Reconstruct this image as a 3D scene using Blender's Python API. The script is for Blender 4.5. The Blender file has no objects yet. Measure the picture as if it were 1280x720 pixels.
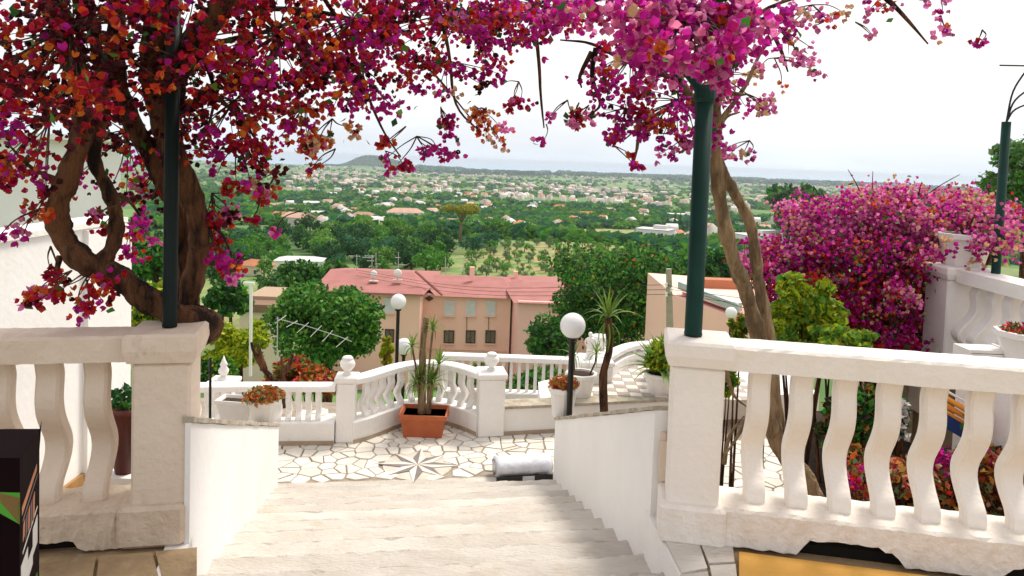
import bpy, math, random
import numpy as np
from mathutils import Matrix, Vector
random.seed(7); RNG = np.random.default_rng(11)
S = bpy.context.scene; COL = S.collection
# ------------------------------------------------------------------ camera
F = 924.0; SHIFT = -0.0872; CAMZ = 1.65
cd = bpy.data.cameras.new('camera'); cam = bpy.data.objects.new('camera', cd); COL.objects.link(cam)
cd.sensor_width = 36; cd.lens = F/1280*36; cd.shift_y = SHIFT; cd.clip_start = 0.05; cd.clip_end = 90000
CR = Matrix.Rotation(math.radians(87), 3, 'X') @ Matrix.Rotation(math.radians(2.07), 3, 'Z')
cam.matrix_world = Matrix.Translation((0, 0, CAMZ)) @ CR.to_4x4()
S.camera = cam
# ------------------------------------------------------------------ light
SUN_EL, SUN_AZ = 56, 38            # degrees; azimuth clockwise from the view direction (+Y)
w = bpy.data.worlds.new('World'); S.world = w; w.use_nodes = True
nt = w.node_tree; bg = nt.nodes['Background']
sky = nt.nodes.new('ShaderNodeTexSky'); sky.sky_type = 'NISHITA'; sky.sun_disc = False
sky.sun_elevation = math.radians(SUN_EL); sky.sun_rotation = math.radians(SUN_AZ)
sky.air_density = 1.0; sky.dust_density = 6.0; sky.ozone_density = 1.0; sky.altitude = 120
SKY_WHITE = 0.80
mixn = nt.nodes.new('ShaderNodeMix'); mixn.data_type = 'RGBA'; mixn.inputs[0].default_value = SKY_WHITE
nt.links.new(sky.outputs[0], mixn.inputs[6]); mixn.inputs[7].default_value = (7.0, 6.85, 7.0, 1)   # thin bright overcast veil
cn = nt.nodes.new('ShaderNodeTexNoise'); cn.inputs['Scale'].default_value = 2.2; cn.inputs['Detail'].default_value = 5
ctc = nt.nodes.new('ShaderNodeTexCoord'); cmp_ = nt.nodes.new('ShaderNodeMapping'); cmp_.inputs['Scale'].default_value = (1, 1, 4); nt.links.new(ctc.outputs['Generated'], cmp_.inputs[0]); nt.links.new(cmp_.outputs[0], cn.inputs['Vector'])
cm = nt.nodes.new('ShaderNodeMapRange'); cm.inputs[1].default_value = .35; cm.inputs[2].default_value = .65; cm.inputs[3].default_value = .72; cm.inputs[4].default_value = .92
nt.links.new(cn.outputs[0], cm.inputs[0]); nt.links.new(cm.outputs[0], mixn.inputs[0])
sx_ = nt.nodes.new('ShaderNodeSeparateXYZ'); nt.links.new(ctc.outputs['Generated'], sx_.inputs[0])
vr = nt.nodes.new('ShaderNodeValToRGB'); vr.color_ramp.elements[0].color = (.60, .655, .72, 1); vr.color_ramp.elements[0].position = 0; vr.color_ramp.elements[1].color = (.68, .665, .66, 1); vr.color_ramp.elements[1].position = .13
vs_ = nt.nodes.new('ShaderNodeVectorMath'); vs_.operation = 'SCALE'; vs_.inputs['Scale'].default_value = 10
nt.links.new(sx_.outputs[2], vr.inputs[0]); nt.links.new(vr.outputs[0], vs_.inputs[0]); nt.links.new(vs_.outputs[0], mixn.inputs[7])
nt.links.new(mixn.outputs[2], bg.inputs[0]); bg.inputs[1].default_value = 0.1
sd = bpy.data.lights.new('sun', 'SUN'); sd.energy = 2.0; sd.angle = math.radians(16); sd.color = (1, .94, .84)
sun = bpy.data.objects.new('sun', sd); COL.objects.link(sun)
e, a = math.radians(SUN_EL), math.radians(SUN_AZ)
sun.rotation_euler = Vector((math.sin(a)*math.cos(e), math.cos(a)*math.cos(e), math.sin(e))).to_track_quat('Z', 'Y').to_euler()
S.view_settings.view_transform = 'Standard'; S.view_settings.look = 'None'
S.view_settings.exposure = 0.84; S.view_settings.gamma = 1
S.render.engine = 'CYCLES'
try:
    S.cycles.max_bounces = 8; S.cycles.transmission_bounces = 4; S.cycles.volume_bounces = 0; S.cycles.diffuse_bounces = 4
except Exception: pass
# ------------------------------------------------------------------ where a point of the view stands in the place
def ray(px, py):
    d = CR @ Vector(((px-640)/F, (360-py)/F + SHIFT*1280/F, -1)); return d/d.y
def at(px, py, d): r = ray(px, py); return Vector((r.x*d, d, CAMZ + r.z*d))
def onz(px, py, z): r = ray(px, py); t = (z-CAMZ)/r.z; return Vector((r.x*t, t, z))
# ------------------------------------------------------------------ materials
MATS = {}
def lin(r, g, b): f = lambda c: ((c/255+.055)/1.055)**2.4 if c > 10 else c/255/12.92; return (f(r), f(g), f(b))
def mat(name, c1, c2=None, scale=4, rough=.8, bump=0, bscale=40, spec=.3, trans=0, var=0, ovar=0, lo=.35, hi=.65, stain=None, stretch=1, metal=0, hue=0, sx=1, bd=.02):
    if name in MATS: return MATS[name]
    m = bpy.data.materials.new(name); m.use_nodes = True; n = m.node_tree; N = n.nodes; L = n.links
    p = N['Principled BSDF']; p.inputs['Roughness'].default_value = rough
    p.inputs['Specular IOR Level'].default_value = spec; p.inputs['Metallic'].default_value = metal
    tc = N.new('ShaderNodeTexCoord'); mp = N.new('ShaderNodeMapping'); L.new(tc.outputs['Object'], mp.inputs[0])
    mp.inputs['Scale'].default_value = (sx, 1, stretch)
    if ovar:
        oi = N.new('ShaderNodeObjectInfo'); vm = N.new('ShaderNodeVectorMath'); vm.operation = 'SCALE'
        cb = N.new('ShaderNodeCombineXYZ')
        for i in range(3): L.new(oi.outputs['Random'], cb.inputs[i])
        L.new(cb.outputs[0], vm.inputs[0]); vm.inputs['Scale'].default_value = 37
        L.new(vm.outputs[0], mp.inputs['Location'])
    out = None
    if c2 is None: c2 = tuple(c*.85 for c in c1)
    nz = N.new('ShaderNodeTexNoise'); nz.inputs['Scale'].default_value = scale; nz.inputs['Detail'].default_value = 6
    nz.inputs['Roughness'].default_value = .62; L.new(mp.outputs[0], nz.inputs['Vector'])
    r = N.new('ShaderNodeValToRGB'); r.color_ramp.elements[0].position = lo; r.color_ramp.elements[1].position = hi
    r.color_ramp.elements[0].color = (*c1, 1); r.color_ramp.elements[1].color = (*c2, 1)
    L.new(nz.outputs[0], r.inputs[0]); out = r.outputs[0]
    if stain:
        sc, th, col, amt = stain
        n2 = N.new('ShaderNodeTexNoise'); n2.inputs['Scale'].default_value = sc; n2.inputs['Detail'].default_value = 8; n2.inputs['Roughness'].default_value = .7
        m2 = N.new('ShaderNodeMapping'); L.new(tc.outputs['Object'], m2.inputs[0]); m2.inputs['Location'].default_value = (5, 3, 9); m2.inputs['Scale'].default_value = (1, 1, .45 if stretch == 1 else stretch)
        L.new(m2.outputs[0], n2.inputs['Vector'])
        r2 = N.new('ShaderNodeMapRange'); r2.inputs[1].default_value = th; r2.inputs[2].default_value = th+.12; r2.inputs[4].default_value = amt
        L.new(n2.outputs[0], r2.inputs[0]); mx = N.new('ShaderNodeMix'); mx.data_type = 'RGBA'
        L.new(r2.outputs[0], mx.inputs[0]); L.new(out, mx.inputs[6]); mx.inputs[7].default_value = (*col, 1); out = mx.outputs[2]
    if var or ovar or hue:
        hs = N.new('ShaderNodeHueSaturation'); L.new(out, hs.inputs['Color'])
        src = N.new('ShaderNodeNewGeometry').outputs['Random Per Island'] if var else oi.outputs['Random']
        v = var or ovar
        mr = N.new('ShaderNodeMapRange'); L.new(src, mr.inputs[0]); mr.inputs[3].default_value = 1-v; mr.inputs[4].default_value = 1+v
        L.new(mr.outputs[0], hs.inputs['Value'])
        if hue:
            mh = N.new('ShaderNodeMath'); mh.operation = 'MULTIPLY_ADD'; fr = N.new('ShaderNodeMath'); fr.operation = 'FRACT'
            m7 = N.new('ShaderNodeMath'); m7.operation = 'MULTIPLY'; m7.inputs[1].default_value = 7.31; L.new(src, m7.inputs[0]); L.new(m7.outputs[0], fr.inputs[0])
            L.new(fr.outputs[0], mh.inputs[0]); mh.inputs[1].default_value = hue; mh.inputs[2].default_value = .5-hue/2; L.new(mh.outputs[0], hs.inputs['Hue'])
        out = hs.outputs[0]
    L.new(out, p.inputs['Base Color'])
    if bump:
        nb = N.new('ShaderNodeTexNoise'); nb.inputs['Scale'].default_value = bscale; nb.inputs['Detail'].default_value = 8; L.new(mp.outputs[0], nb.inputs['Vector'])
        b = N.new('ShaderNodeBump'); b.inputs['Strength'].default_value = bump; b.inputs['Distance'].default_value = bd
        L.new(nb.outputs[0], b.inputs['Height']); L.new(b.outputs[0], p.inputs['Normal'])
    if trans:
        t = N.new('ShaderNodeBsdfTranslucent'); L.new(out, t.inputs[0]); ms = N.new('ShaderNodeMixShader'); ms.inputs[0].default_value = trans
        L.new(p.outputs[0], ms.inputs[1]); L.new(t.outputs[0], ms.inputs[2]); L.new(ms.outputs[0], N['Material Output'].inputs[0])
    MATS[name] = m; return m
plaster = mat('white_plaster', (.84, .82, .80), (.79, .76, .72), 2.5, .75, .25, 30, stain=(3.2, .60, (.52, .42, .30), .55))
plaster_wall = mat('white_wall_plaster', (.84, .83, .81), (.78, .76, .73), 1.2, .8, .2, 18, stain=(1.6, .63, (.6, .52, .42), .35))
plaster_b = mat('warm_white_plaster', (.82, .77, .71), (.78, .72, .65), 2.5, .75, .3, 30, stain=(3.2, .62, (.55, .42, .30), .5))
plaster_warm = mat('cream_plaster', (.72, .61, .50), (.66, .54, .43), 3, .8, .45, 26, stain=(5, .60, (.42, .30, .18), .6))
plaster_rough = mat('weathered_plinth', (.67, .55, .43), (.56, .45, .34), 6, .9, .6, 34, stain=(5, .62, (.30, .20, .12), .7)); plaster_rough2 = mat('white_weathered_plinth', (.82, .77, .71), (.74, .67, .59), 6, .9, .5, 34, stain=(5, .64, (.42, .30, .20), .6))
ledge_m = mat('mossy_ledge', (.50, .45, .36), (.30, .25, .18), 9, .9, .6, 30)
step_m = mat('worn_stone', (.58, .54, .485), (.46, .415, .36), 3.0, .92, .6, 60, ovar=.11, sx=.5, stain=(4, .57, (.42, .35, .26), .55), lo=.38, hi=.62)
cement_m = mat('cement_bed', (.36, .30, .24), (.26, .21, .16), 9, .95, .5, 60)
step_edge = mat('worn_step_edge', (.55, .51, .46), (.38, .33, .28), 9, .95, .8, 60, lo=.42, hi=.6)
stone_m = mat('paving_stone', (.74, .70, .63), (.63, .58, .50), 3, .8, .4, 35, ovar=.10, stain=(5, .60, (.42, .35, .27), .5))
star_dark = mat('grey_marble', (.22, .19, .175), (.17, .15, .14), 8, .6); star_light = mat('pale_marble', (.72, .67, .60), (.64, .59, .52), 6, .6)
bark = mat('brown_bark', (.15, .065, .028), (.018, .008, .005), 13, .95, 1.0, 34, stretch=.22, bd=.07, lo=.42, hi=.58)
bark_pale = mat('pale_bark', (.32, .22, .12), (.13, .085, .045), 13, .95, 1.0, 34, stretch=.22, bd=.06, lo=.4, hi=.6)
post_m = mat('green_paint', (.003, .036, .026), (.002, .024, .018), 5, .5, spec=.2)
black_m = mat('black_metal', (.012, .012, .013), rough=.4)
globe_m = mat('white_globe', (.86, .86, .86), (.84, .84, .84), rough=.25, trans=.25, spec=.5)
terra = mat('terracotta', (.48, .13, .05), (.38, .10, .04), 5, .7, .15)
soil = mat('soil', (.06, .035, .022), (.03, .02, .012), 14, 1, .8, 40)
ochre = mat('ochre_board', (.62, .34, .07), (.52, .27, .05), 3, .75, .2)
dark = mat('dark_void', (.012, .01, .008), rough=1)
pinkw = mat('pink_stucco', (.92, .57, .47), (.88, .52, .43), .25, .9, .1, 4, stain=(.35, .6, (.70, .38, .31), .45))
rosew = mat('rose_stucco', (.90, .54, .48), (.86, .50, .45), .25, .9, .1, 4)
roof_m = mat('red_roof', (.38, .155, .14), (.31, .125, .11), .5, .85, .3, 5, stain=(.5, .57, (.28, .1, .08), .5))
oroof = mat('orange_tile_roof', (.50, .20, .10), (.38, .15, .08), .5, .9)
shutter = mat('white_shutter', (.72, .70, .70), (.64, .62, .62), 2, .6); glassd = mat('dark_glass', (.06, .055, .05), (.03, .03, .03), 2, .2, spec=.5)
curtain = mat('curtain_glass', (.22, .17, .14), (.10, .08, .07), 3, .3, spec=.5); frame_d = mat('brown_frame', (.10, .05, .03))
hwall = mat('house_wall', (.66, .60, .54), (.56, .50, .44), .3, .9, ovar=.12, hue=.03)
hroof = mat('house_roof', (.48, .30, .22), (.38, .24, .18), .3, .9, ovar=.2)
galv = mat('galvanised_metal', (.55, .56, .57), rough=.45, metal=.4)
# foliage
def fol(name, c, tr=.3, var=.35, hue=.06, c2=None): return mat(name, c, c2 or tuple(x*.7 for x in c), .6, .6, trans=tr, var=var, hue=hue, spec=.2)
f_dark = fol('dark_foliage', (.028, .11, .024)); f_mid = fol('green_foliage', (.09, .27, .03)); f_lime = fol('lime_foliage', (.38, .46, .02))
f_fresh = fol('fresh_foliage', (.15, .33, .05)); f_teal = fol('blue_green_foliage', (.045, .17, .075))
f_olive = fol('olive_foliage', (.15, .24, .10)); f_pine = fol('pine_foliage', (.34, .34, .03)); f_red = fol('red_foliage', (.50, .05, .02), hue=.08); f_dry = fol('dry_foliage', (.48, .19, .04), hue=.08)
f_yucca = mat('yucca_leaf', (.20, .30, .05), (.10, .19, .03), 9, .5, trans=.3, ovar=.3)
b_crim = fol('crimson_bract', (.50, .012, .04), .60, .4, .05); b_mag = fol('magenta_bract', (.58, .022, .33), .60, .3, .06)
b_or = fol('orange_bract', (.68, .13, .03), .60, .3, .06); b_pink = fol('pink_bract', (.80, .24, .50), .60, .2, .06); b_cream = fol('cream_bract', (.76, .48, .28), .4, .2, .05)
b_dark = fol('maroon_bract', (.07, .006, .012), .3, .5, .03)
# ------------------------------------------------------------------ building helpers
def tag(o, label=None, cat=None, group=None, kind=None):
    if label: o['label'] = label
    if cat: o['category'] = cat
    if group: o['group'] = group
    if kind: o['kind'] = kind
    return o
WM = {}
def wm(o):
    m = o.matrix_basis.copy()
    while o.parent: o = o.parent; m = o.matrix_basis @ m
    return m
def thing(name, label, cat, loc=(0, 0, 0), rz=0, group=None):
    o = bpy.data.objects.new(name, None); COL.objects.link(o); o.empty_display_size = .2
    o.matrix_basis = Matrix.Translation(loc) @ Matrix.Rotation(rz, 4, 'Z')
    return tag(o, label, cat, group)
def place(name, me, parent=None, loc=None, rot=None, scale=None):
    """an object that shares mesh data; loc/rot/scale in the parent's space"""
    o = bpy.data.objects.new(name, me); COL.objects.link(o); o.parent = parent
    M = Matrix.Translation(loc or (0, 0, 0))
    if rot is not None: M = M @ (rot.to_4x4() if isinstance(rot, Matrix) else Matrix.Rotation(rot, 4, 'Z'))
    if scale is not None: M = M @ Matrix.Diagonal((*(scale if hasattr(scale, '__len__') else (scale,)*3), 1))
    o.matrix_basis = M
    return o
class MB:
    def __init__(s): s.v = []; s.f = []; s.mi = []; s.m = 0
    def add(s, vs, fs, m=None):
        b = len(s.v); s.v += [tuple(v) for v in vs]; s.f += [tuple(b+i for i in f) for f in fs]; s.mi += [s.m if m is None else m]*len(fs); return s
    def box(s, c, size, rz=0, taper=1, R=None):
        c = Vector(c); hx, hy, hz = (q/2 for q in size); R = R or Matrix.Rotation(rz, 3, 'Z')
        vs = [c + R @ Vector((x*hx*(taper if z > 0 else 1), y*hy*(taper if z > 0 else 1), z*hz)) for z in (-1, 1) for x, y in ((-1, -1), (1, -1), (1, 1), (-1, 1))]
        return s.add(vs, [(3, 2, 1, 0), (4, 5, 6, 7), (0, 1, 5, 4), (1, 2, 6, 5), (2, 3, 7, 6), (3, 0, 4, 7)])
    def cbox(s, c, size, b=.01, rz=0):
        """box with chamfered edges"""
        c = Vector(c); hx, hy, hz = (q/2 for q in size); R = Matrix.Rotation(rz, 3, 'Z')
        ring = lambda ix, iy, z: [c + R @ Vector(p+(z,)) for p in ((-ix+b, -iy), (ix-b, -iy), (ix, -iy+b), (ix, iy-b), (ix-b, iy), (-ix+b, iy), (-ix, iy-b), (-ix, -iy+b))]
        return s.rings([ring(hx-b, hy-b, -hz), ring(hx, hy, -hz+b), ring(hx, hy, hz-b), ring(hx-b, hy-b, hz)])
    def rings(s, rs, cap=True, closed=True):
        n = len(rs[0]); vs = [v for r in rs for v in r]; fs = []
        for k in range(len(rs)-1):
            for i in range(n if closed else n-1): j = (i+1) % n; fs.append((k*n+i, k*n+j, (k+1)*n+j, (k+1)*n+i))
        if cap: fs += [tuple(range(n-1, -1, -1)), tuple((len(rs)-1)*n+i for i in range(n))]
        return s.add(vs, fs)
    def tube(s, pts, rad, n=8, cap=True, wob=0, ridge=0):
        pts = [Vector(p) for p in pts]; rs = []; wob = wob if not ridge else wob*.45
        if not hasattr(rad, '__len__'): rad = [rad]*len(pts)
        up = None
        for i, p in enumerate(pts):
            t = (pts[min(i+1, len(pts)-1)] - pts[max(i-1, 0)]).normalized()
            if up is None: up = t.orthogonal().normalized()
            u = (up - t*up.dot(t)).normalized(); v = t.cross(u); up = u
            rs.append([p + (u*math.cos(q)+v*math.sin(q))*rad[i]*(1+random.uniform(-wob, wob)+ridge*(math.sin(q*3+i*.11)*.7+math.sin(q*7-i*.07)*.5)) for q in (2*math.pi*k/n for k in range(n))])
        return s.rings(rs, cap)
    def lathe(s, c, prof, n=20, flute=0, sx=1, sy=1):
        c = Vector(c); rs = []
        for r, z in prof:
            rs.append([c + Vector((math.cos(q)*r*(1-flute*(k % 2))*sx, math.sin(q)*r*(1-flute*(k % 2))*sy, z)) for k, q in enumerate(2*math.pi*k/n for k in range(n))])
        return s.rings(rs)
    def prism(s, poly, z0, z1):
        n = len(poly); vs = [(x, y, z0) for x, y in poly]+[(x, y, z1) for x, y in poly]
        return s.add(vs, [tuple(range(n-1, -1, -1)), tuple(range(n, 2*n))]+[(i, (i+1) % n, n+(i+1) % n, n+i) for i in range(n)])
    def mesh(s, name, mats, smooth=False, inv=None):
        me = bpy.data.meshes.new(name); vs = s.v if inv is None else [inv @ Vector(v) for v in s.v]
        me.from_pydata(vs, [], s.f)
        for m in (mats if isinstance(mats, (list, tuple)) else [mats]): me.materials.append(m)
        if any(s.mi): me.polygons.foreach_set('material_index', s.mi)
        if smooth: me.polygons.foreach_set('use_smooth', [True]*len(s.f))
        me.update(); return me
    def build(s, name, mats, parent=None, smooth=False, **kw):
        inv = wm(parent).inverted() if parent else None
        o = bpy.data.objects.new(name, s.mesh(name, mats, smooth, inv)); COL.objects.link(o); o.parent = parent
        return tag(o, kw.get('label'), kw.get('cat'), kw.get('group'), kw.get('kind'))
def curve(pts, n=6):
    """Catmull-Rom through points with radius"""
    P = [Vector(p) for p in pts]; P = [2*P[0]-P[1]]+P+[2*P[-1]-P[-2]]; out = []
    for i in range(1, len(P)-2):
        for k in range(n):
            t = k/n; a, b, c, d = P[i-1:i+3]
            out.append(.5*((2*b)+(c-a)*t+(2*a-5*b+4*c-d)*t*t+(3*b-a-3*c+d)*t**3))
    out.append(P[-2]); return out
def npmesh(name, V, Fc, mats, mi=None, smooth=False):
    me = bpy.data.meshes.new(name); k = Fc.shape[1]; nf = len(Fc)
    me.vertices.add(len(V)); me.vertices.foreach_set('co', V.astype(np.float32).ravel())
    me.loops.add(nf*k); me.loops.foreach_set('vertex_index', Fc.astype(np.int32).ravel())
    me.polygons.add(nf); me.polygons.foreach_set('loop_start', np.arange(0, nf*k, k, dtype=np.int32))
    for m in (mats if isinstance(mats, (list, tuple)) else [mats]): me.materials.append(m)
    if mi is not None: me.polygons.foreach_set('material_index', mi.astype(np.int32))
    if smooth: me.polygons.foreach_set('use_smooth', np.ones(nf, bool))
    me.update(calc_edges=True); me.validate(); return me
def rrot(n, upbias=0):
    q = RNG.normal(size=(n, 4)); q /= np.linalg.norm(q, axis=1)[:, None]; w_, x, y, z = q.T
    return np.stack([1-2*(y*y+z*z), 2*(x*y-z*w_), 2*(x*z+y*w_), 2*(x*y+z*w_), 1-2*(x*x+z*z), 2*(y*z-x*w_), 2*(x*z-y*w_), 2*(y*z+x*w_), 1-2*(x*x+y*y)], 1).reshape(n, 3, 3)
def zrot(n):
    a_ = RNG.uniform(0, 6.283, n); c, s_ = np.cos(a_), np.sin(a_); o = np.zeros(n); i = np.ones(n)
    return np.stack([c, -s_, o, s_, c, o, o, o, i], 1).reshape(n, 3, 3)
def scatter(tv, tf, pos, rot, sc, fm=None, im=None):
    """many copies of a small template joined into arrays; sc is (n,) or (n,3)"""
    n = len(pos); sc = np.asarray(sc, float)
    if sc.ndim == 1: sc = np.repeat(sc[:, None], 3, 1)
    V = np.einsum('nij,nkj->nki', rot, tv[None]*sc[:, None, :]) + np.asarray(pos)[:, None, :]
    Fc = tf[None]+(np.arange(n)*len(tv))[:, None, None]
    mi = None
    if im is not None: mi = np.repeat(im, len(tf))
    elif fm is not None: mi = np.tile(fm, n)
    return V.reshape(-1, 3), Fc.reshape(-1, tf.shape[1]), mi
LEAF_V = np.array([(0, -.5, 0), (.3, 0, .08), (0, .5, 0), (-.3, 0, .08)]); LEAF_F = np.array([(0, 1, 2, 3)])
def bract_template():
    B = np.array([(0, .05, 0), (.36, .36, .16), (.34, .68, .20), (0, 1.0, .22), (-.34, .68, .20), (-.36, .36, .16), (0, .5, -.03)])
    f = [(0, 1, 6), (1, 2, 6), (2, 3, 6), (3, 4, 6), (4, 5, 6), (5, 0, 6)]; V = []; Fc = []
    for k in range(3):
        t = math.radians(50); T = Matrix.Rotation(2.094*k+.2*k, 3, 'Z') @ Matrix.Rotation(t, 3, 'X')
        V += [tuple(T @ Vector(b)) for b in B]; Fc += [tuple(i+7*k for i in q) for q in f]
    return np.array(V), np.array(Fc)
BR_V, BR_F = bract_template()
# ------------------------------------------------------------------ terrain
PR = [(0, -2.4), (10.5, -2.4), (12, -3.2), (20, -6.5), (40, -13), (75, -22), (120, -25), (200, -29), (350, -40), (550, -50), (900, -61), (2000, -87), (4000, -108), (6500, -116), (60000, -117)]
PX, PZ = zip(*PR)
def vnoise(x, y, s, seed=0):
    return (math.sin(x/s*1.7+seed*2.1)*math.cos(y/s*1.3+seed)+math.sin((x+y)/s*.8+seed*5)*.6+math.cos((x-.6*y)/s*2.3+seed*3)*.4)/2
def coast(x): return 7300+500*vnoise(x, 0, 1500, 2)
HX = -168/F*7000
def ground(x, y):
    r = math.hypot(x, y); z = float(np.interp(r, PX, PZ)); k = min(1, max(0, (r-90)/200))
    z += k*(2.2*vnoise(x, y, 90, 1)+min(6, r/500)*vnoise(x, y, 420, 3))
    z += 7*math.exp(-((x+110)/120)**2-((y-330)/80)**2) + 6*math.exp(-((x-25)/45)**2-((y-235)/60)**2)
    if r > 2500: z += 7*max(0, vnoise(x, y, 900, 7))
    z += 78*math.exp(-((x-HX)/250)**4-((y-7000)/300)**2)*(1-.25*math.tanh((x-HX-60)/90))
    c = coast(x)
    if y > c: z -= (y-c)*.05
    return max(z, -123)
def hit(px, py, d0=60):
    r = ray(px, py); d = d0
    while d < 9000:
        p = Vector((r.x*d, d, CAMZ+r.z*d))
        if p.z <= ground(p.x, p.y):
            lo_, hi_ = d/1.02, d
            for _ in range(5):
                m_ = (lo_+hi_)/2; p = Vector((r.x*m_, m_, CAMZ+r.z*m_))
                if p.z <= ground(p.x, p.y): hi_ = m_
                else: lo_ = m_
            return Vector((r.x*hi_, hi_, CAMZ+r.z*hi_))
        d *= 1.02
    return None
def landcover(x, y):
    """1 = dry tan earth, 0 = green"""
    t = 0
    t += .95*math.exp(-((x-8)/26)**2-((y-205)/55)**2)+.9*math.exp(-((x-45)/22)**2-((y-250)/40)**2)
    t += .9*math.exp(-((x+62)/26)**2-((y-115)/45)**2)
    if math.hypot(x, y) > 420: t += max(0, .9*vnoise(x, y, 75, 9))
    if math.hypot(x, y) < 30: t += .5
    return min(1, t)
rad_ = [0, 6, 10, 12, 15, 20, 27, 35, 45, 60, 75, 95]+list(np.geomspace(110, 9000, 190))
NA = 420; angs = np.concatenate([np.radians(np.linspace(-48, 48, NA-40, endpoint=False)), np.radians(np.linspace(48, 312, 40, endpoint=False))])
V = []; tanv = []
for r_ in rad_:
    for an in angs:
        x, y = r_*math.sin(an), r_*math.cos(an); V.append((x, y, ground(x, y))); tanv.append(landcover(x, y))
Q = []
for i in range(len(rad_)-1):
    for j in range(NA): k = (j+1) % NA; Q.append((i*NA+j, i*NA+k, (i+1)*NA+k, (i+1)*NA+j))
gm = mat('countryside', (.05, .12, .025), (.10, .18, .045), .012, .95, lo=.4, hi=.6)
gn = gm.node_tree; at_ = gn.nodes.new('ShaderNodeAttribute'); at_.attribute_name = 'dry_earth'
pb = gn.nodes['Principled BSDF']; src = pb.inputs['Base Color'].links[0].from_socket
tcg = gn.nodes.new('ShaderNodeTexCoord'); vo = gn.nodes.new('ShaderNodeTexVoronoi'); vo.inputs['Scale'].default_value = .011; gn.links.new(tcg.outputs['Object'], vo.inputs['Vector'])
hs_ = gn.nodes.new('ShaderNodeMix'); hs_.data_type = 'RGBA'; sep = gn.nodes.new('ShaderNodeSeparateColor'); gn.links.new(vo.outputs['Color'], sep.inputs[0])
mr_ = gn.nodes.new('ShaderNodeMapRange'); mr_.inputs[1].default_value = .55; mr_.inputs[2].default_value = .75; mr_.inputs[4].default_value = .75; gn.links.new(sep.outputs[0], mr_.inputs[0])
gn.links.new(mr_.outputs[0], hs_.inputs[0]); gn.links.new(src, hs_.inputs[6]); hs_.inputs[7].default_value = (.14, .26, .07, 1)
mx_ = gn.nodes.new('ShaderNodeMix'); mx_.data_type = 'RGBA'; gn.links.new(at_.outputs['Fac'], mx_.inputs[0]); gn.links.new(hs_.outputs[2], mx_.inputs[6])
nz_ = gn.nodes.new('ShaderNodeTexNoise'); nz_.inputs['Scale'].default_value = .25; nz_.inputs['Detail'].default_value = 8; gn.links.new(tcg.outputs['Object'], nz_.inputs['Vector'])
rp = gn.nodes.new('ShaderNodeValToRGB'); rp.color_ramp.elements[0].color = (.12, .22, .05, 1); rp.color_ramp.elements[0].position = .4; rp.color_ramp.elements[1].color = (.42, .30, .15, 1); rp.color_ramp.elements[1].position = .60
gn.links.new(nz_.outputs[0], rp.inputs[0]); gn.links.new(rp.outputs[0], mx_.inputs[7]); gn.links.new(mx_.outputs[2], pb.inputs['Base Color'])
me = npmesh('countryside', np.array(V), np.array(Q), gm, smooth=True)
atr = me.attributes.new('dry_earth', 'FLOAT', 'POINT'); atr.data.foreach_set('value', tanv)
tag(place('countryside', me), kind='structure')
sea_m = mat('sea_water', (.16, .30, .46), (.15, .28, .44), .0005, .28, spec=.5)
sb = MB(); R1 = [2500, 12000, 42000]
sb.add([(r_*math.sin(q), r_*math.cos(q), -120) for r_ in R1 for q in (2*math.pi*k/64 for k in range(64))], [(i*64+j, i*64+(j+1) % 64, (i+1)*64+(j+1) % 64, (i+1)*64+j) for i in range(2) for j in range(64)])
sb.build('sea', sea_m, kind='structure')
# air
hz = bpy.data.materials.new('haze_air'); hz.use_nodes = True; hz.node_tree.nodes.clear()
ho = hz.node_tree.nodes.new('ShaderNodeOutputMaterial'); pv = hz.node_tree.nodes.new('ShaderNodeVolumePrincipled')
pv.inputs['Density'].default_value = 6.5e-5; pv.inputs['Color'].default_value = (.80, .90, 1, 1); pv.inputs['Anisotropy'].default_value = .2
hz.node_tree.links.new(pv.outputs[0], ho.inputs['Volume'])
hb = MB().box((0, 0, (12-126)/2), (86000, 86000, 138)).build('haze', hz, kind='stuff')
# ------------------------------------------------------------------ trees, near and far
def lumps(n, R, flat=.8, seed=0, low=-.2):
    rr = np.random.default_rng(seed); out = []
    for k in range(n):
        a_ = rr.uniform(0, 6.28); q = rr.uniform(0, 1)**.5*.72; out.append((math.cos(a_)*q*R, math.sin(a_)*q*R, rr.uniform(low, .75)*R*flat*(1-.45*q), rr.uniform(.20, .44)*R))
    return out
def crown_leaves(lum, nleaf, size, squash=.85, inner=.55):
    c = np.array(lum); wts = c[:, 3]**2; idx = RNG.choice(len(c), nleaf, p=wts/wts.sum())
    d = RNG.normal(size=(nleaf, 3)); d /= np.linalg.norm(d, axis=1)[:, None]
    rr = c[idx, 3]*(inner+(1-inner)*RNG.uniform(0, 1, nleaf)**.5)*RNG.uniform(.85, 1.15, nleaf)
    p = c[idx, :3]+d*rr[:, None]*np.array([1, 1, squash]); return p, size*RNG.uniform(.6, 1.3, nleaf)
def crown_mesh(name, lum, nleaf, size, m, squash=.85, inner=.55, mats=None, mixp=None):
    p, s_ = crown_leaves(lum, nleaf, size, squash, inner)
    im = None if mats is None else RNG.choice(len(mats), nleaf, p=mixp)
    V, Fc, mi = scatter(LEAF_V, LEAF_F, p, rrot(nleaf), s_, im=im)
    return npmesh(name, V, Fc, mats or m, mi)
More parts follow.
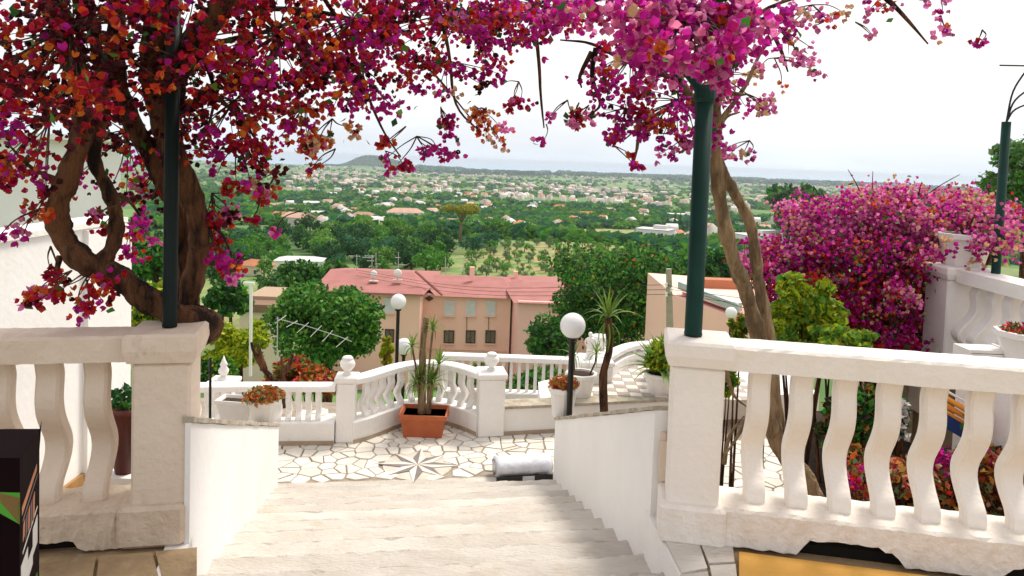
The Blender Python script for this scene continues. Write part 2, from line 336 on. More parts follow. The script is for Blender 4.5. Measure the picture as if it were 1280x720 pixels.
def trunk_mesh(name, h, r, m, lean=0, limbs=4, reach=.5):
    b = MB(); top = Vector((lean, lean*.4, h)); b.tube(curve([(0, 0, -.5), (lean*.2, 0, h*.4), top], 4), [r*1.25]*3+[r]*3+[r*.7]*3, 7)
    for k in range(limbs):
        a_ = k*2.4+.5; s0 = Vector((lean*.7, lean*.3, h*.72)); e_ = top+Vector((math.cos(a_)*reach*h*.5, math.sin(a_)*reach*h*.5, h*.3)); b.tube(curve([s0, (s0+e_)/2+Vector((0, 0, h*.05)), e_], 3), [r*.6, r*.55, r*.5, r*.45, r*.35, r*.25, r*.15][:7], 5)
    return b.mesh(name, m, True)
def tree_at(name, label, cat, loc, crown, trunk, s=1, rz=0, group=None):
    t = thing(name, label, cat, loc, rz, group); place('crown', crown, t, scale=s); place('trunk', trunk, t, scale=s); return t
# templates (unit metres)
bt = [crown_mesh('round_crown', [(x, y, z+3.0, r) for x, y, z, r in lumps(14, 3.5, .85, k, -.75)], 560, .75, [f_dark, f_mid, f_teal, f_fresh, f_dark][k]) for k in range(5)]
bt += [crown_mesh('round_crown', [(x, y, z+2.9, r) for x, y, z, r in lumps(12, 3.2, .95, k+20, -.8)], 520, .7, f_mid) for k in range(2)]
tt = trunk_mesh('tree_trunk', 2.6, .22, bark)
ot = [crown_mesh('olive_crown', [(x, y, z+1.6, r) for x, y, z, r in lumps(9, 1.9, .8, k+40, -.6)], 340, .42, [f_olive, f_fresh, f_mid][k]) for k in range(3)]
ott = trunk_mesh('olive_trunk', 1.4, .16, bark_pale)
cyp = crown_mesh('cypress_crown', [(0, 0, 1.2+k*1.1, 1.0-.10*k) for k in range(9)], 500, .6, f_dark, 1.2); cypt = trunk_mesh('cypress_trunk', 1.5, .2, bark, limbs=0)
def regions(spec):
    out = []
    for (x0, x1, y0, y1, n) in spec:
        for _ in range(n):
            p = hit(random.uniform(x0, x1), random.uniform(y0, y1))
            if p: out.append(p)
    return out
def free(p, lst, r):
    return all((p.x-q.x)**2+(p.y-q.y)**2 > r*r for q in lst)
HOUSE_SPOTS = []
# houses that can be told apart
def gable_house(name, label, px, py, wd, dp, h, rz, wall, roof, hip=True, rise=1.6, nwin=3, group=None, storeys=1, wpx=None):
    p = hit(px, py)
    if wpx: k_ = wpx/F*p.y/wd; wd, dp, h, rise = wd*k_, dp*k_, h*k_, rise*k_
    HOUSE_SPOTS.append(Vector((p.x, p.y+dp/2, 0)))
    t = thing(name, label, 'house', (p.x, p.y+dp/2, p.z-.3), rz, group); M = wm(t)
    b = MB(); b.box((0, 0, h/2-1), (wd, dp, h+2)); o = place('wall', b.mesh('wall', wall), t)
    ww, dd = wd/2+.4, dp/2+.4
    if hip is None:
        b = MB(); b.box((0, 0, h+.2), (wd+.5, dp+.5, .4)); b.box((wd*.15, dp*.1, h+1.3), (wd*.4, dp*.4, 2.2)); place('roof', b.mesh('roof', roof), t)
    else:
        i = dd*.8 if hip else 0
        b = MB(); b.add([(-ww, -dd, h), (ww, -dd, h), (ww, dd, h), (-ww, dd, h), (-ww+i, 0, h+rise), (ww-i, 0, h+rise)], [(0, 1, 5, 4), (1, 2, 5), (2, 3, 4, 5), (3, 0, 4), (3, 2, 1, 0)])
        place('roof', b.mesh('roof', roof), t)
    for st in range(storeys):
        for k in range(nwin):
            x = (k-(nwin-1)/2)*wd/nwin*.95; z = h*(st+.5)/storeys
            q_ = h/storeys/3.2; b = MB(); b.box((x, -dp/2-.03, z), (1.2*q_, .12, 1.4*q_)); f_ = place('window', b.mesh('window', shutter), t)
            b = MB(); b.box((x, -dp/2-.08, z), (.9*q_, .1, 1.1*q_)); place('pane', b.mesh('pane', glassd), f_)
    return t
white_w = mat('white_house_wall', (.80, .79, .77), (.72, .70, .67), .3, .9); cream_w = mat('cream_house_wall', (.74, .60, .46), (.68, .55, .42), .3, .9); greyroof = mat('pale_flat_roof', (.66, .64, .62))
gable_house('hillside_house', 'small cream house with orange tiled hip roof just left of the long white house', 316, 345, 8.5, 6, 3.2, -.35, cream_w, oroof, True, 1.5, 2, wpx=38)
gable_house('hillside_house', 'long low white house with grey roof right of the small orange-roofed house', 371, 338, 11, 6, 2.6, .1, white_w, greyroof, True, .8, 4, wpx=57)
gable_house('flat_roofed_villa', 'white two-storey flat-roofed villa in the trees beneath three cypresses', 821, 308, 13, 9, 6.5, -.5, white_w, greyroof, None, 1, 3, storeys=2, wpx=42)
gable_house('flat_roofed_villa', 'wide white villa partly hidden behind the thin bougainvillea trunks', 958, 318, 20, 10, 7, .3, white_w, greyroof, None, 1, 4, storeys=2, wpx=68)
gable_house('flat_roofed_villa', 'white flat building beyond the cypresses left of the teal post', 862, 276, 32, 12, 5, 0, white_w, greyroof, None, 1, 5, storeys=2, wpx=50)
gable_house('hillside_house', 'peach house with bright orange roof above the olive grove', 674, 297, 15, 9, 4.5, .3, cream_w, oroof, True, 2, 3, wpx=34)
gable_house('hillside_house', 'pale house with brown roof beside the olive grove, left of the peach one', 652, 293, 14, 9, 4.5, -.3, white_w, hroof, True, 2, 3, wpx=34)
gable_house('flat_roofed_villa', 'sprawling white house with brown roof right of the valley fields at centre left', 505, 276, 26, 12, 6, .2, white_w, hroof, True, 3, 4, wpx=46)
gable_house('flat_roofed_villa', 'white house with steep brown roof among fields, left of centre', 452, 279, 18, 12, 5, -.2, white_w, hroof, True, 3, 3, wpx=32)
gable_house('flat_roofed_villa', 'tall pale apartment tower standing out in the middle of the town', 667, 262, 18, 14, 16, 0, white_w, greyroof, None, 1, 3, storeys=4, wpx=9)
VL = ['left of the field terraces', 'on the tan field edge at far left', 'above the fields near the left blossom', 'between two hedges left of the white farm', 'close beside the steep-roofed white house', 'above the sprawling white house', 'lowest on the left tan field', 'straight above the umbrella pine', 'at the right end of the tan field', 'above the olive grove, right of the tower', 'just behind the olive grove', 'right of the thin trunks, nearer one', 'right of the thin trunks, farther one', 'beneath the town tower', 'left of the peach orange-roofed house', 'left above the umbrella pine crown', 'lower left, half behind the red blossom', 'highest on the left green slope', 'upper middle, close to the town edge', 'directly left of the teal post']
for i, (x, y, w_) in enumerate([(338, 262, 16), (362, 270, 14), (388, 258, 18), (424, 262, 15), (436, 268, 16), (475, 262, 18), (370, 285, 13), (540, 262, 20), (395, 274, 13), (760, 266, 20), (735, 272, 16), (1010, 285, 16), (985, 268, 22), (700, 262, 16), (610, 265, 16), (585, 258, 18), (350, 276, 12), (415, 245, 22), (465, 250, 22), (900, 262, 22)]):
    gable_house('valley_house', 'pale valley house '+VL[i], x, y, w_, 9, 4.8, random.uniform(-.6, .6), hwall, [hroof, oroof, greyroof][i % 3], bool(i % 2), 2, 2)
# town
hv = np.array([(-.5, -.5, -.5), (.5, -.5, -.5), (.5, .5, -.5), (-.5, .5, -.5), (-.5, -.5, .6), (.5, -.5, .6), (.5, .5, .6), (-.5, .5, .6), (-.5, 0, .95), (.5, 0, .95)])
hf = np.array([(0, 1, 5), (0, 5, 4), (1, 2, 6), (1, 6, 5), (2, 3, 7), (2, 7, 6), (3, 0, 4), (3, 4, 7), (4, 5, 9), (4, 9, 8), (6, 7, 8), (6, 8, 9), (5, 6, 9), (7, 4, 8)]); hm = np.array([0]*8+[1]*4+[0, 0])
town_wall = mat('town_wall', (.50, .43, .39), (.38, .33, .30), .01, .9, var=.2, hue=.03); town_roof = mat('town_roof', (.55, .40, .32), (.62, .54, .48), .01, .9, var=.2)
townm = [npmesh('town_house', hv, hf, [hwall, r_], hm) for r_ in (hroof, greyroof, oroof)]
tp = []
while len(tp) < 1000:
    px_ = random.uniform(360, 1160); yy = random.uniform(0, 1); base = 200+(px_-640)*.036
    p = hit(px_, base+17+(yy**1.3*34 if random.random() < .86 else random.uniform(25, 84)), 450)
    if p is None or p.y > coast(p.x)-60 or abs(p.x-HX) < 420 and p.y > 6300: continue
    cl = vnoise(p.x, p.y, 260, 4)+.6*vnoise(p.x, p.y, 700, 5)
    if p.y < 2400 and random.random() > .22+.3*(cl > .2): continue
    if cl > .08+.15*(yy > .6) or p.y < 2400 or random.random() < .05: tp.append(p)
tp.sort(key=lambda p: p.y)
for i, p in enumerate(tp[:290]):
    s_ = random.uniform(8, 17); s_ = random.uniform(8, 14)*(1 if p.y > 900 else .8); o = place('town_house', townm[i % 3], None, p+Vector((0, 0, 2)), random.uniform(0, 3.14), (s_, random.uniform(7, 11), random.uniform(5, 9)))
    tag(o, 'small pale house scattered among trees before the far-off town', 'house', 'small far-off houses before the town')
rest = tp[290:]; n = len(rest)
Vv, Ff, mi = scatter(hv, hf, np.array([tuple(p) for p in rest])+np.array([0, 0, 3]), zrot(n), np.stack([RNG.uniform(9, 25, n), RNG.uniform(8, 17, n), RNG.uniform(5, 12, n)], 1), fm=hm)
tag(place('distant_town', npmesh('distant_town', Vv, Ff, [town_wall, town_roof], mi)), 'mass of tiny pale houses of the town stretching to the coast', 'town', kind='stuff')
# woods: single trees
GW = 'trees of the wood beyond the pink houses'
pts = regions([(150, 420, 300, 350, 110), (400, 640, 300, 343, 120), (280, 640, 288, 306, 80), (740, 930, 300, 345, 28), (660, 900, 282, 305, 22)])
pts.sort(key=lambda p: -p.y); kept = []; PINE = hit(575, 305)
for p in pts:
    if abs(p.x/p.y-PINE.x/PINE.y) < .016 and PINE.y-110 < p.y < PINE.y+4: continue
    if free(p, kept, 4.2) and free(p, HOUSE_SPOTS, 9) and landcover(p.x, p.y) < .55: kept.append(p)
for i, p in enumerate(kept):
    s_ = random.uniform(.75, 1.45); tree_at('wood_tree', 'dense dark green tree among others in the wood beyond the pink houses', 'tree', p-Vector((0, 0, .4)), bt[i % 7], tt, s_, random.uniform(0, 6), GW)
ol = regions([(585, 800, 303, 352, 330), (700, 800, 290, 310, 40), (760, 960, 345, 380, 14)]); kept2 = []
for p in ol:
    if free(p, kept2, 3.1) and free(p, HOUSE_SPOTS, 8): kept2.append(p)
for i, p in enumerate(kept2):
    tree_at('olive_tree', 'grey green olive tree on the dry slope behind the pink roofs', 'tree', p, ot[i % 3], ott, random.uniform(.45, 1.0), random.uniform(0, 6), 'olive trees on the dry slope')
p = hit(575, 305); pc = crown_mesh('pine_crown', [(x, y, 10.5+z*.35, r) for x, y, z, r in lumps(16, 7.2, .5, 77, 0)], 3000, .75, f_pine, .5)
tree_at('umbrella_pine', 'umbrella pine with flat yellow green crown on a bare trunk above the wood', 'tree', p, pc, trunk_mesh('pine_trunk', 9.5, .45, bark_pale, .4, 6, .8), 58/F*p.y/14.5)
CLEAR = [p]
p = hit(622, 298); tree_at('oak_tree', 'big rounded dark green tree right of the umbrella pine', 'tree', p, bt[1], tt, 42/F*p.y/8)
for i, (x, y, s_) in enumerate([(834, 286, .9), (843, 288, 1.25), (850, 287, 1.2), (858, 290, 1.0), (826, 282, .8)]):
    p = hit(x, y); tree_at('cypress', ['second cypress from the left in the row behind the white villa', 'middle cypress of the row behind the white villa, the tallest', 'second cypress from the right behind the white villa', 'rightmost cypress of the row, nearest the teal post', 'leftmost and smallest cypress of the row behind the villa'][i], 'tree', p, cyp, cypt, s_*20/F*p.y/10.5, 0)
# far trees as one mass
def blob_mass(name, label, pts, smin, smax, m, grow=0):
    n = len(pts); tv = []
    rr = np.random.default_rng(5); base = lumps(6, 1, .7, 3)
    p, s_ = crown_leaves(base, 16, .95, .8, .5); tvv, tff, _ = scatter(LEAF_V*np.array([1.5, 1, 1]), LEAF_F, p, rrot(16), s_)
    P = np.array([tuple(q) for q in pts]); dist = np.linalg.norm(P, axis=1)
    sc = RNG.uniform(smin, smax, n)*(1+grow*dist/4000); V, Fc, mi = scatter(tvv, tff, P+np.stack([0*sc, 0*sc, sc*.4], 1), zrot(n), np.stack([sc*1.5, sc*1.5, sc], 1), im=RNG.choice(3, n, p=[.4, .38, .22]))
    tag(place(name, npmesh(name, V, Fc, m, mi)), label, 'trees', kind='stuff')
fp = []
while len(fp) < 8000:
    px_ = random.uniform(180, 1290); base = 200+(px_-640)*.036; dy = 16+random.random()**.9*94; p = hit(px_, base+dy, 330)
    if 40 < dy < 70 and random.random() < .12: continue
    if p is None or p.y > coast(p.x)-40: continue
    if vnoise(p.x, p.y, 200, 6)+.6*vnoise(p.x, p.y, 55, 8) > -.22 and landcover(p.x, p.y) < .7 and free(p, HOUSE_SPOTS, 13): fp.append(p)
blob_mass('valley_trees', 'dark green groves and hedges covering the valley down to the coast', fp, 2.4, 5.4, [f_teal, f_mid, f_fresh], 1.0)
cp_ = []
while len(cp_) < 1500:
    x, y = random.uniform(-900, 3600), random.uniform(5400, 7250)
    if vnoise(x, y*2.4, 620, 12) > .12: cp_.append(Vector((x, y, ground(x, y))))
blob_mass('coastal_wood', 'dark wooded ridge along the coast beyond the town', cp_, 20, 34, [f_teal, f_dark, f_teal])
hp = [Vector((HX+random.gauss(0, 200), 7000+random.uniform(-420, 100), 0)) for _ in range(1500)]
for p in hp: p.z = ground(p.x, p.y)
blob_mass('headland_trees', 'wooded cover of the headland rising by the sea', hp, 8, 14, [f_dark, f_teal, f_teal])
# nearer big trees
def big_tree(name, label, px, py, d, rpx, leaf, nleaf, mats, mixp, seed, flat=.85, nl=26, trunk=bark):
    c = at(px, py, d); R = rpx/F*d; gz = ground(c.x, c.y); L_ = [(x+c.x, y+c.y, z+c.z, r) for x, y, z, r in lumps(nl, R, flat, seed, -.75)]
    t = thing(name, label, 'tree', (c.x, c.y, gz)); M = wm(t).inverted()
    me = crown_mesh('crown', L_, nleaf, leaf, None, .85, .35, mats, mixp); me.transform(M); place('crown', me, t)
    b = MB(); b.tube(curve([(c.x, c.y, gz-.5), (c.x+R*.06, c.y, (gz+c.z)/2), (c.x, c.y, c.z)], 4), [R*.09]*4+[R*.07]*5, 8)
    for k in range(9):
        q = L_[k*2 % len(L_)]; b.tube(curve([(c.x, c.y, c.z-R*.6), ((c.x+q[0])/2, (c.y+q[1])/2, (c.z+q[2])/2-R*.12), q[:3]], 3), [R*.05, R*.045, R*.04, R*.03, R*.025, R*.02, R*.012], 5)
    b.build('trunk', trunk, t, True); return t
big_tree('broadleaf_tree', 'large bright green bushy tree in front of the left pink house', 408, 402, 34, 72, .24, 19000, [f_mid, f_dark, f_fresh], [.45, .28, .27], 3, .9, 38)
big_tree('broadleaf_tree', 'large dark green tree right of centre hiding the end of the pink houses', 768, 368, 48, 96, .29, 26000, [f_dark, f_mid, f_fresh, f_dry], [.44, .40, .13, .03], 8, .78, 52)
big_tree('broadleaf_tree', 'hazy green tree at the right edge behind the last teal post', 1285, 215, 42, 62, .34, 7000, [f_olive, f_mid, f_mid], [.5, .4, .1], 12)
big_tree('lime_tree', 'feathery yellow green tree beside the white pole, left of the bushy tree', 300, 432, 16, 42, .13, 7000, [f_lime, f_mid, f_lime], [.6, .15, .25], 15)
big_tree('lime_tree', 'yellow green shrub glimpsed between white house wall and dark left post', 188, 385, 14, 40, .15, 2600, [f_lime, f_mid, f_dark], [.5, .3, .2], 16)
big_tree('broadleaf_tree', 'green tree low on the slope at left, seen behind the left trunk', 195, 320, 60, 45, .5, 3000, [f_mid, f_dark, f_mid], [.4, .3, .3], 17)
big_tree('broadleaf_tree', 'rounded green tree beyond the small cream house at left', 375, 348, 110, 32, .8, 2500, [f_dark, f_mid, f_mid], [.5, .3, .2], 18)
for i, (x, y, d, r, l) in enumerate([(690, 425, 60, 40, 'shadowy tree beneath the left end of the dark tree crown'), (905, 335, 120, 34, 'green tree seen between the teal post and the thin trunks'), (870, 345, 105, 30, 'green tree just left of the teal post behind the utility pole'), (940, 352, 90, 26, 'small green tree right of the thin bougainvillea trunks'), (1000, 262, 400, 40, 'dark blue green grove above the magenta bush'), (288, 372, 45, 30, 'leafy green shrubby tree left of the white pole'), (340, 356, 100, 24, 'low dark green tree between small cream house and brown roof edge'), (278, 340, 100, 22, 'dark green tree just left of the small cream house'), (420, 345, 120, 26, 'dark green tree above the left end of the red roofs')]):
    big_tree('broadleaf_tree', l, x, y, d, r, .012*d if d > 100 else .45, 2200, [f_dark, f_mid, f_olive], [.5, .35, .15], 30+i)
# ------------------------------------------------------------------ pink houses
def wallpart(t, poly, z0, z1, m): return MB().prism(poly, z0, z1).build('wall', m, t)
def windowat(t, x0, y0, x1, y1, Y, kind):
    a_, c = at(x0, y0, Y), at(x1, y1, Y); w_, h_ = c.x-a_.x, a_.z-c.z; cx, cz = (a_.x+c.x)/2, (a_.z+c.z)/2
    fr = shutter if kind == 's' else frame_d; b = MB()
    for dx in (-1, 1): b.box((cx+dx*(w_/2-.05), Y-.06, cz), (.1, .14, h_))
    for dz in (-1, 1): b.box((cx, Y-.06, cz+dz*(h_/2-.05)), (w_-.2, .14, .1))
    o = b.build('window', fr, t); b = MB()
    if kind == 's':
        n = 9
        for k in range(n): b.box((cx, Y-.05, cz-h_/2+.1+(k+.5)*(h_-.2)/n), (w_-.2, .06, (h_-.2)/n-.02))
        b.build('shutter', shutter, o)
    else:
        b.box((cx-w_/4, Y-.04, cz), (w_/2-.14, .05, h_-.2)); b.box((cx+w_/4, Y-.04, cz), (w_/2-.14, .05, h_-.2)); b.build('pane', curtain, o)
        b2 = MB().box((cx, Y-.07, cz), (.07, .14, h_-.2)).build('mullion', fr, o)
    MB().box((cx, Y-.12, cz-h_/2-.07), (w_+.25, .26, .1)).build('sill', pinkw, o)
def roof(t, pts, fs, m=roof_m):
    n = len(pts); b = MB(); b.add(pts, fs); return b.build('roof', m, t)
X = lambda px, d: (px-640)/F*d
zt = lambda px, py, d: at(px, py, d).z
t = thing('pink_house', 'pink house at the left of the row, with red hip roof and dishes on top', 'house', (X(470, 72), 72, -22))
ez = zt(460, 364, 72); wallpart(t, [(X(398, 72), 72), (X(529, 72), 72), (X(534, 76), 76), (X(534, 76), 86), (X(398, 72), 86)], -24, ez, pinkw)
rz_ = zt(470, 338.5, 79)
roof(t, [(X(392, 71.5), 71.4, ez-.05), (X(533, 71.4), 71.4, ez-.05), (X(540, 76)+.2, 76, ez-.1), (X(540, 76)+.2, 86.5, ez), (X(392, 71.4), 86.5, ez), (X(415, 79), 79, rz_), (X(519, 79), 79, rz_+.03)],
     [(0, 1, 6, 5), (1, 2, 6), (2, 3, 6), (3, 4, 5, 6), (4, 0, 5), (4, 3, 2, 1, 0)])
MB().box(((X(392, 71.4)+X(533, 71.4))/2, 71.3, ez-.08), (X(533, 71.4)-X(392, 71.4), .16, .2)).build('gutter', roof_m, t)
windowat(t, 480, 372, 493, 391, 72, 's'); windowat(t, 481.5, 411, 492.5, 428, 72, 'w'); windowat(t, 430, 372, 441, 390, 72, 's'); windowat(t, 430, 412, 441, 428, 72, 'w')
# middle house
t = thing('pink_house', 'middle pink house with three white shutters above three dark windows', 'house', (X(595, 75), 75, -22))
ez = zt(598, 370, 75); wallpart(t, [(X(531, 75), 75), (X(643, 75), 75), (X(643, 75), 88), (X(531, 75), 88)], -24, ez, pinkw)
rz_ = zt(590, 345.5, 82)
roof(t, [(X(548, 74.4), 74.4, ez-.05), (X(650, 74.4), 74.4, ez-.05), (X(660, 88), 88, ez), (X(531, 88), 88, ez), (X(545, 82), 82, rz_), (X(632, 82), 82, rz_), (X(519, 79), 79.2, zt(519, 340, 79))],
     [(0, 1, 5, 4), (1, 2, 5), (2, 3, 4, 5), (3, 0, 4), (3, 2, 1, 0), (0, 4, 6), (4, 3, 6)])
for x0, x1 in ((555.5, 568), (583, 594), (608, 619)): windowat(t, x0, 376, x1, 394.5, 75, 's')
for x0, x1 in ((555, 567.5), (582.5, 594), (607, 619)): windowat(t, x0, 412.5, x1, 429, 75, 'w')
b = MB(); a_ = at(519, 339, 74.2); c = at(553, 369, 74.2); b.tube([a_, c], .14, 6); b.build('verge', roof_m, t)
b = MB(); c = at(536.5, 373, 74.9); b.add([c+Vector(q) for q in ((-.45, -.1, 0), (0, -.1, -.3), (.45, -.1, 0), (0, -.1, .3), (-.45, .1, 0), (0, .1, -.3), (.45, .1, 0), (0, .1, .3))], [(0, 1, 2, 3), (4, 5, 1, 0), (5, 6, 2, 1), (6, 7, 3, 2), (7, 4, 0, 3)]); b.build('diamond_vent', frame_d, t)
MB().box((X(590, 74.9), 74.9, zt(590, 437, 75)), (X(640, 75)-X(540, 75), .1, .12)).build('string_course', rosew, t)
for px_ in (583.5, 611): MB().tube([at(px_, 396, 74.9), at(px_-.3, 412, 74.9)], .03, 5).build('drain_pipe', frame_d, t)
MB().box(at(590, 341, 80), (.5, .5, 1.3)).build('chimney', pinkw, t)
# right block
t = thing('pink_house', 'pink house at the right of the row, jutting forward, half behind the dark tree', 'house', (X(690, 71), 71, -22))
ez = zt(680, 377.5, 71); x0, x1 = X(653, 71), X(792, 71); wallpart(t, [(x0, 71), (x1, 71), (x1, 86), (X(643.5, 76.5), 86), (X(643.5, 76.5), 76.5)], -24, ez, rosew)
rz_ = zt(640, 351.5, 80)
roof(t, [(x0-.5, 70.4, ez-.05), (x1+.5, 70.4, ez-.05), (x1+.5, 87, ez), (X(641, 76.5)-.3, 87, ez), (X(641, 76.5)-.3, 76.5, ez), (X(660, 80), 80, rz_), (x1-4, 80, rz_)],
     [(0, 1, 6, 5), (1, 2, 6), (2, 3, 5, 6), (3, 4, 5), (4, 0, 5), (4, 3, 2, 1, 0)])
windowat(t, 690, 396, 700, 412, 71, 'w')
MB().box(at(644.5, 347, 84), (.5, .5, 1.5)).build('chimney', pinkw, t)
# pink house behind utility pole
t = thing('pink_house', 'peach gable-ended house behind the utility pole, right of the dark tree', 'house', (X(820, 62), 62, -18))
ez = zt(820, 376, 62); x0, x1 = X(786, 62), X(845, 62); pk = zt(820, 365, 62)
MB().add([(x0, 62, -22), (x1, 62, -22), (x1, 62, ez), ((x0+x1)/2, 62, pk), (x0, 62, ez), (x0, 72, -22), (x1, 72, -22), (x1, 72, ez), ((x0+x1)/2, 72, pk), (x0, 72, ez)], [(0, 1, 2, 3, 4), (1, 6, 7, 2), (6, 5, 9, 8, 7), (5, 0, 4, 9)]).build('wall', pinkw, t)
MB().add([(x0-.3, 61.6, ez-.1), ((x0+x1)/2, 61.6, pk+.08), (x1+.3, 61.6, ez-.1), (x0-.3, 72.3, ez-.1), ((x0+x1)/2, 72.3, pk+.08), (x1+.3, 72.3, ez-.1), (x0-.3, 61.6, ez-.3), ((x0+x1)/2, 61.6, pk-.12), (x1+.3, 61.6, ez-.3)], [(0, 3, 4, 1), (1, 4, 5, 2), (6, 0, 1, 7), (7, 1, 2, 8)]).build('roof', roof_m, t)
windowat(t, 808, 388, 817, 402, 62, 's'); windowat(t, 806, 424, 815, 436, 62, 'w')
# near house with grey fascia
t = thing('terrace_house', 'peach house with pink roof terrace and grey gutter behind the teal post', 'house', (X(885, 34), 34, -12))
ez = zt(853, 366, 33); wallpart(t, [(X(851, 33), 33), (X(922, 29), 29), (X(1010, 29), 31), (X(1010, 38), 38), (X(851, 33), 40)], -14, zt(915, 388, 30)-.05, pinkw)
a0, a1 = at(847, 361, 33.4), at(922, 391, 28.8); b = MB(); up = Vector((0, 0, .28))
b.add([a0, a1, a1+up*1.2, a0+up*1.2, a0+Vector((.3, .4, 0)), a1+Vector((.3, .4, 0)), a1+up*1.2+Vector((.3, .4, 0)), a0+up*1.2+Vector((.3, .4, 0))], [(0, 1, 2, 3), (3, 2, 6, 7), (4, 7, 6, 5), (0, 4, 5, 1), (0, 3, 7, 4), (1, 5, 6, 2)]); b.build('gutter', galv, t)
b = MB(); b.add([at(852, 366, 33), at(922, 392, 28.9), at(1012, 398, 31), at(1012, 362, 40), at(862, 355, 40)], [(0, 1, 2, 3, 4)]); b.build('roof', mat('pink_roof_terrace', (.62, .30, .24), (.55, .26, .2), .5, .85), t)
MB().box(at(900, 360, 36), (2.2, .8, .9)).build('parapet', oroof, t)
# beige flat building left
t = thing('flat_roofed_house', 'low beige building with brown roof edge behind the lime tree', 'house', (X(352, 66), 66, -18))
z0 = zt(340, 390, 66); MB().box((X(338, 66), 69.5, z0-5), (5.2, 7, 10)).build('wall', cream_w, t); MB().box((X(338, 66), 69.5, z0+.35), (5.8, 7.8, .7)).build('roof', mat('brown_roof_edge', (.24, .14, .09)), t); MB().box((X(335, 66), 70.5, z0+.85), (5.0, 5, .3)).build('parapet', mat('brown_parapet', (.42, .30, .20)), t)
# roof fittings
def antenna(px, py0, py1, d, arms, label, dish=None):
    t = thing('tv_antenna', label, 'antenna', at(px, py0, d)); b = MB(); b.tube([at(px, py0, d), at(px, py1, d)], .04, 5); b.build('mast', galv, t)
    for (dx, yy, L_) in arms:
        b = MB(); c = at(px+dx, yy, d); b.box(c, (L_, .04, .05))
        for k in range(5): b.box(c+Vector(((k/4-.5)*L_*.95, 0, 0)), (.025, .5, .025))
        b.build('aerial', galv, t)
    return t
antenna(465, 347, 319, 77, [(-5, 322, 1.1), (-2, 326, .7)], 'tv antenna with a wide double aerial at the left of the roof, furthest left')
antenna(470, 345, 316, 78, [(-8, 320, 1.0), (3, 330, .5)], 'tv antenna just right of the leftmost antenna on the red roof')
antenna(498, 340, 315, 78, [(-1, 322, .5), (5, 331, .9)], 'tv antenna with low side arm behind the right satellite dish')
antenna(557, 350, 322, 84, [(2, 335, .8)], 'slim tv antenna on the middle red roof, left one of two')
antenna(580, 348, 322, 84, [(-2, 336, .5)], 'slim tv antenna near the chimney of the middle house')
antenna(446, 342, 318, 79, [(-3, 320, 1.2)], 'tv antenna over the left edge of the red roof')
for (x, y, d, r, l) in ((467, 343, 74.5, .36, 'round white satellite dish on the left pink roof, left one'), (497, 342, 74.5, .42, 'round white satellite dish on the left pink roof, right one')):
    t = thing('satellite_dish', l, 'satellite dish', at(x, y+8, d)); c = at(x, y, d)
    b = MB(); rs = [[c+Vector((math.cos(q)*r*k, -.18*(1-k*k)+.1, math.sin(q)*r*k*1.1)) for q in (6.283*i/16 for i in range(16))] for k in (.1, .5, .8, 1)]; b.rings(rs); b.build('dish', white_w, t, True)
    b = MB(); b.tube([c+Vector((0, .1, 0)), c-Vector((0, -.1, .7))], .05, 6); b.box(c-Vector((0, -.1, .72)), (.9, .6, .12)); b.build('mount', mat('pale_mount', (.6, .45, .4)), t)
# big yagi in front of the bushy tree
t = thing('yagi_antenna', 'long white yagi antenna with slanting rods in front of the bushy green tree', 'antenna', at(352, 470, 24))
bp = [at(345, 398, 24), at(385, 408, 24.1), at(425, 421, 24.2), at(440, 427, 24.3)]; MB().tube(bp, .012, 5).build('boom', galv, t)
for k, (x0, y0, x1, y1) in enumerate([(358, 409, 372, 401), (371, 416, 386, 403), (388, 421, 402, 407), (403, 427, 416, 413), (420, 434, 435, 421), (344, 404, 358, 394)]): MB().tube([at(x0, y0, 24), at(x1, y1, 24.3)], .010, 5).build('rod', white_w, t)
MB().tube([at(346, 470, 24), at(347, 396, 24)], .02, 6).build('mast', galv, t)
t = thing('metal_pole', 'thin white metal pole with short crossbar rising left of the bushy tree', 'pole', at(314, 452, 15)); MB().tube([at(313, 470, 15), at(314, 353, 15)], .035, 8).build('shaft', white_w, t); MB().box(at(311, 354, 15), (.22, .05, .05)).build('crossbar', white_w, t)
t = thing('utility_pole', 'grey concrete utility pole with wires right of the dark tree', 'pole', at(838, 440, 28)); MB().tube([at(838, 455, 28), at(836, 336, 28)], [.16, .11], 10).build('shaft', mat('pole_concrete', (.40, .34, .27), (.3, .26, .2), 3), t)
for k, (x, y) in enumerate(((833, 356), (839, 362), (833, 368))):
    MB().lathe(at(x, y, 27.9), [(.02, -.1), (.06, -.06), (.04, 0), (.06, .05), (.02, .09)], 8).build('insulator', white_w, t)
    a0 = at(x, y, 27.9); a1 = Vector((a0.x+14, a0.y-6, a0.z+(1.2 if k else -1.5))); a2 = Vector((a0.x-16, a0.y+20, a0.z-3.0))
    for e_ in (a1, a2):
        mid = (a0+e_)/2-Vector((0, 0, .6)); MB().tube(curve([a0, mid, e_], 5), .012, 4).build('wire', black_m, t)
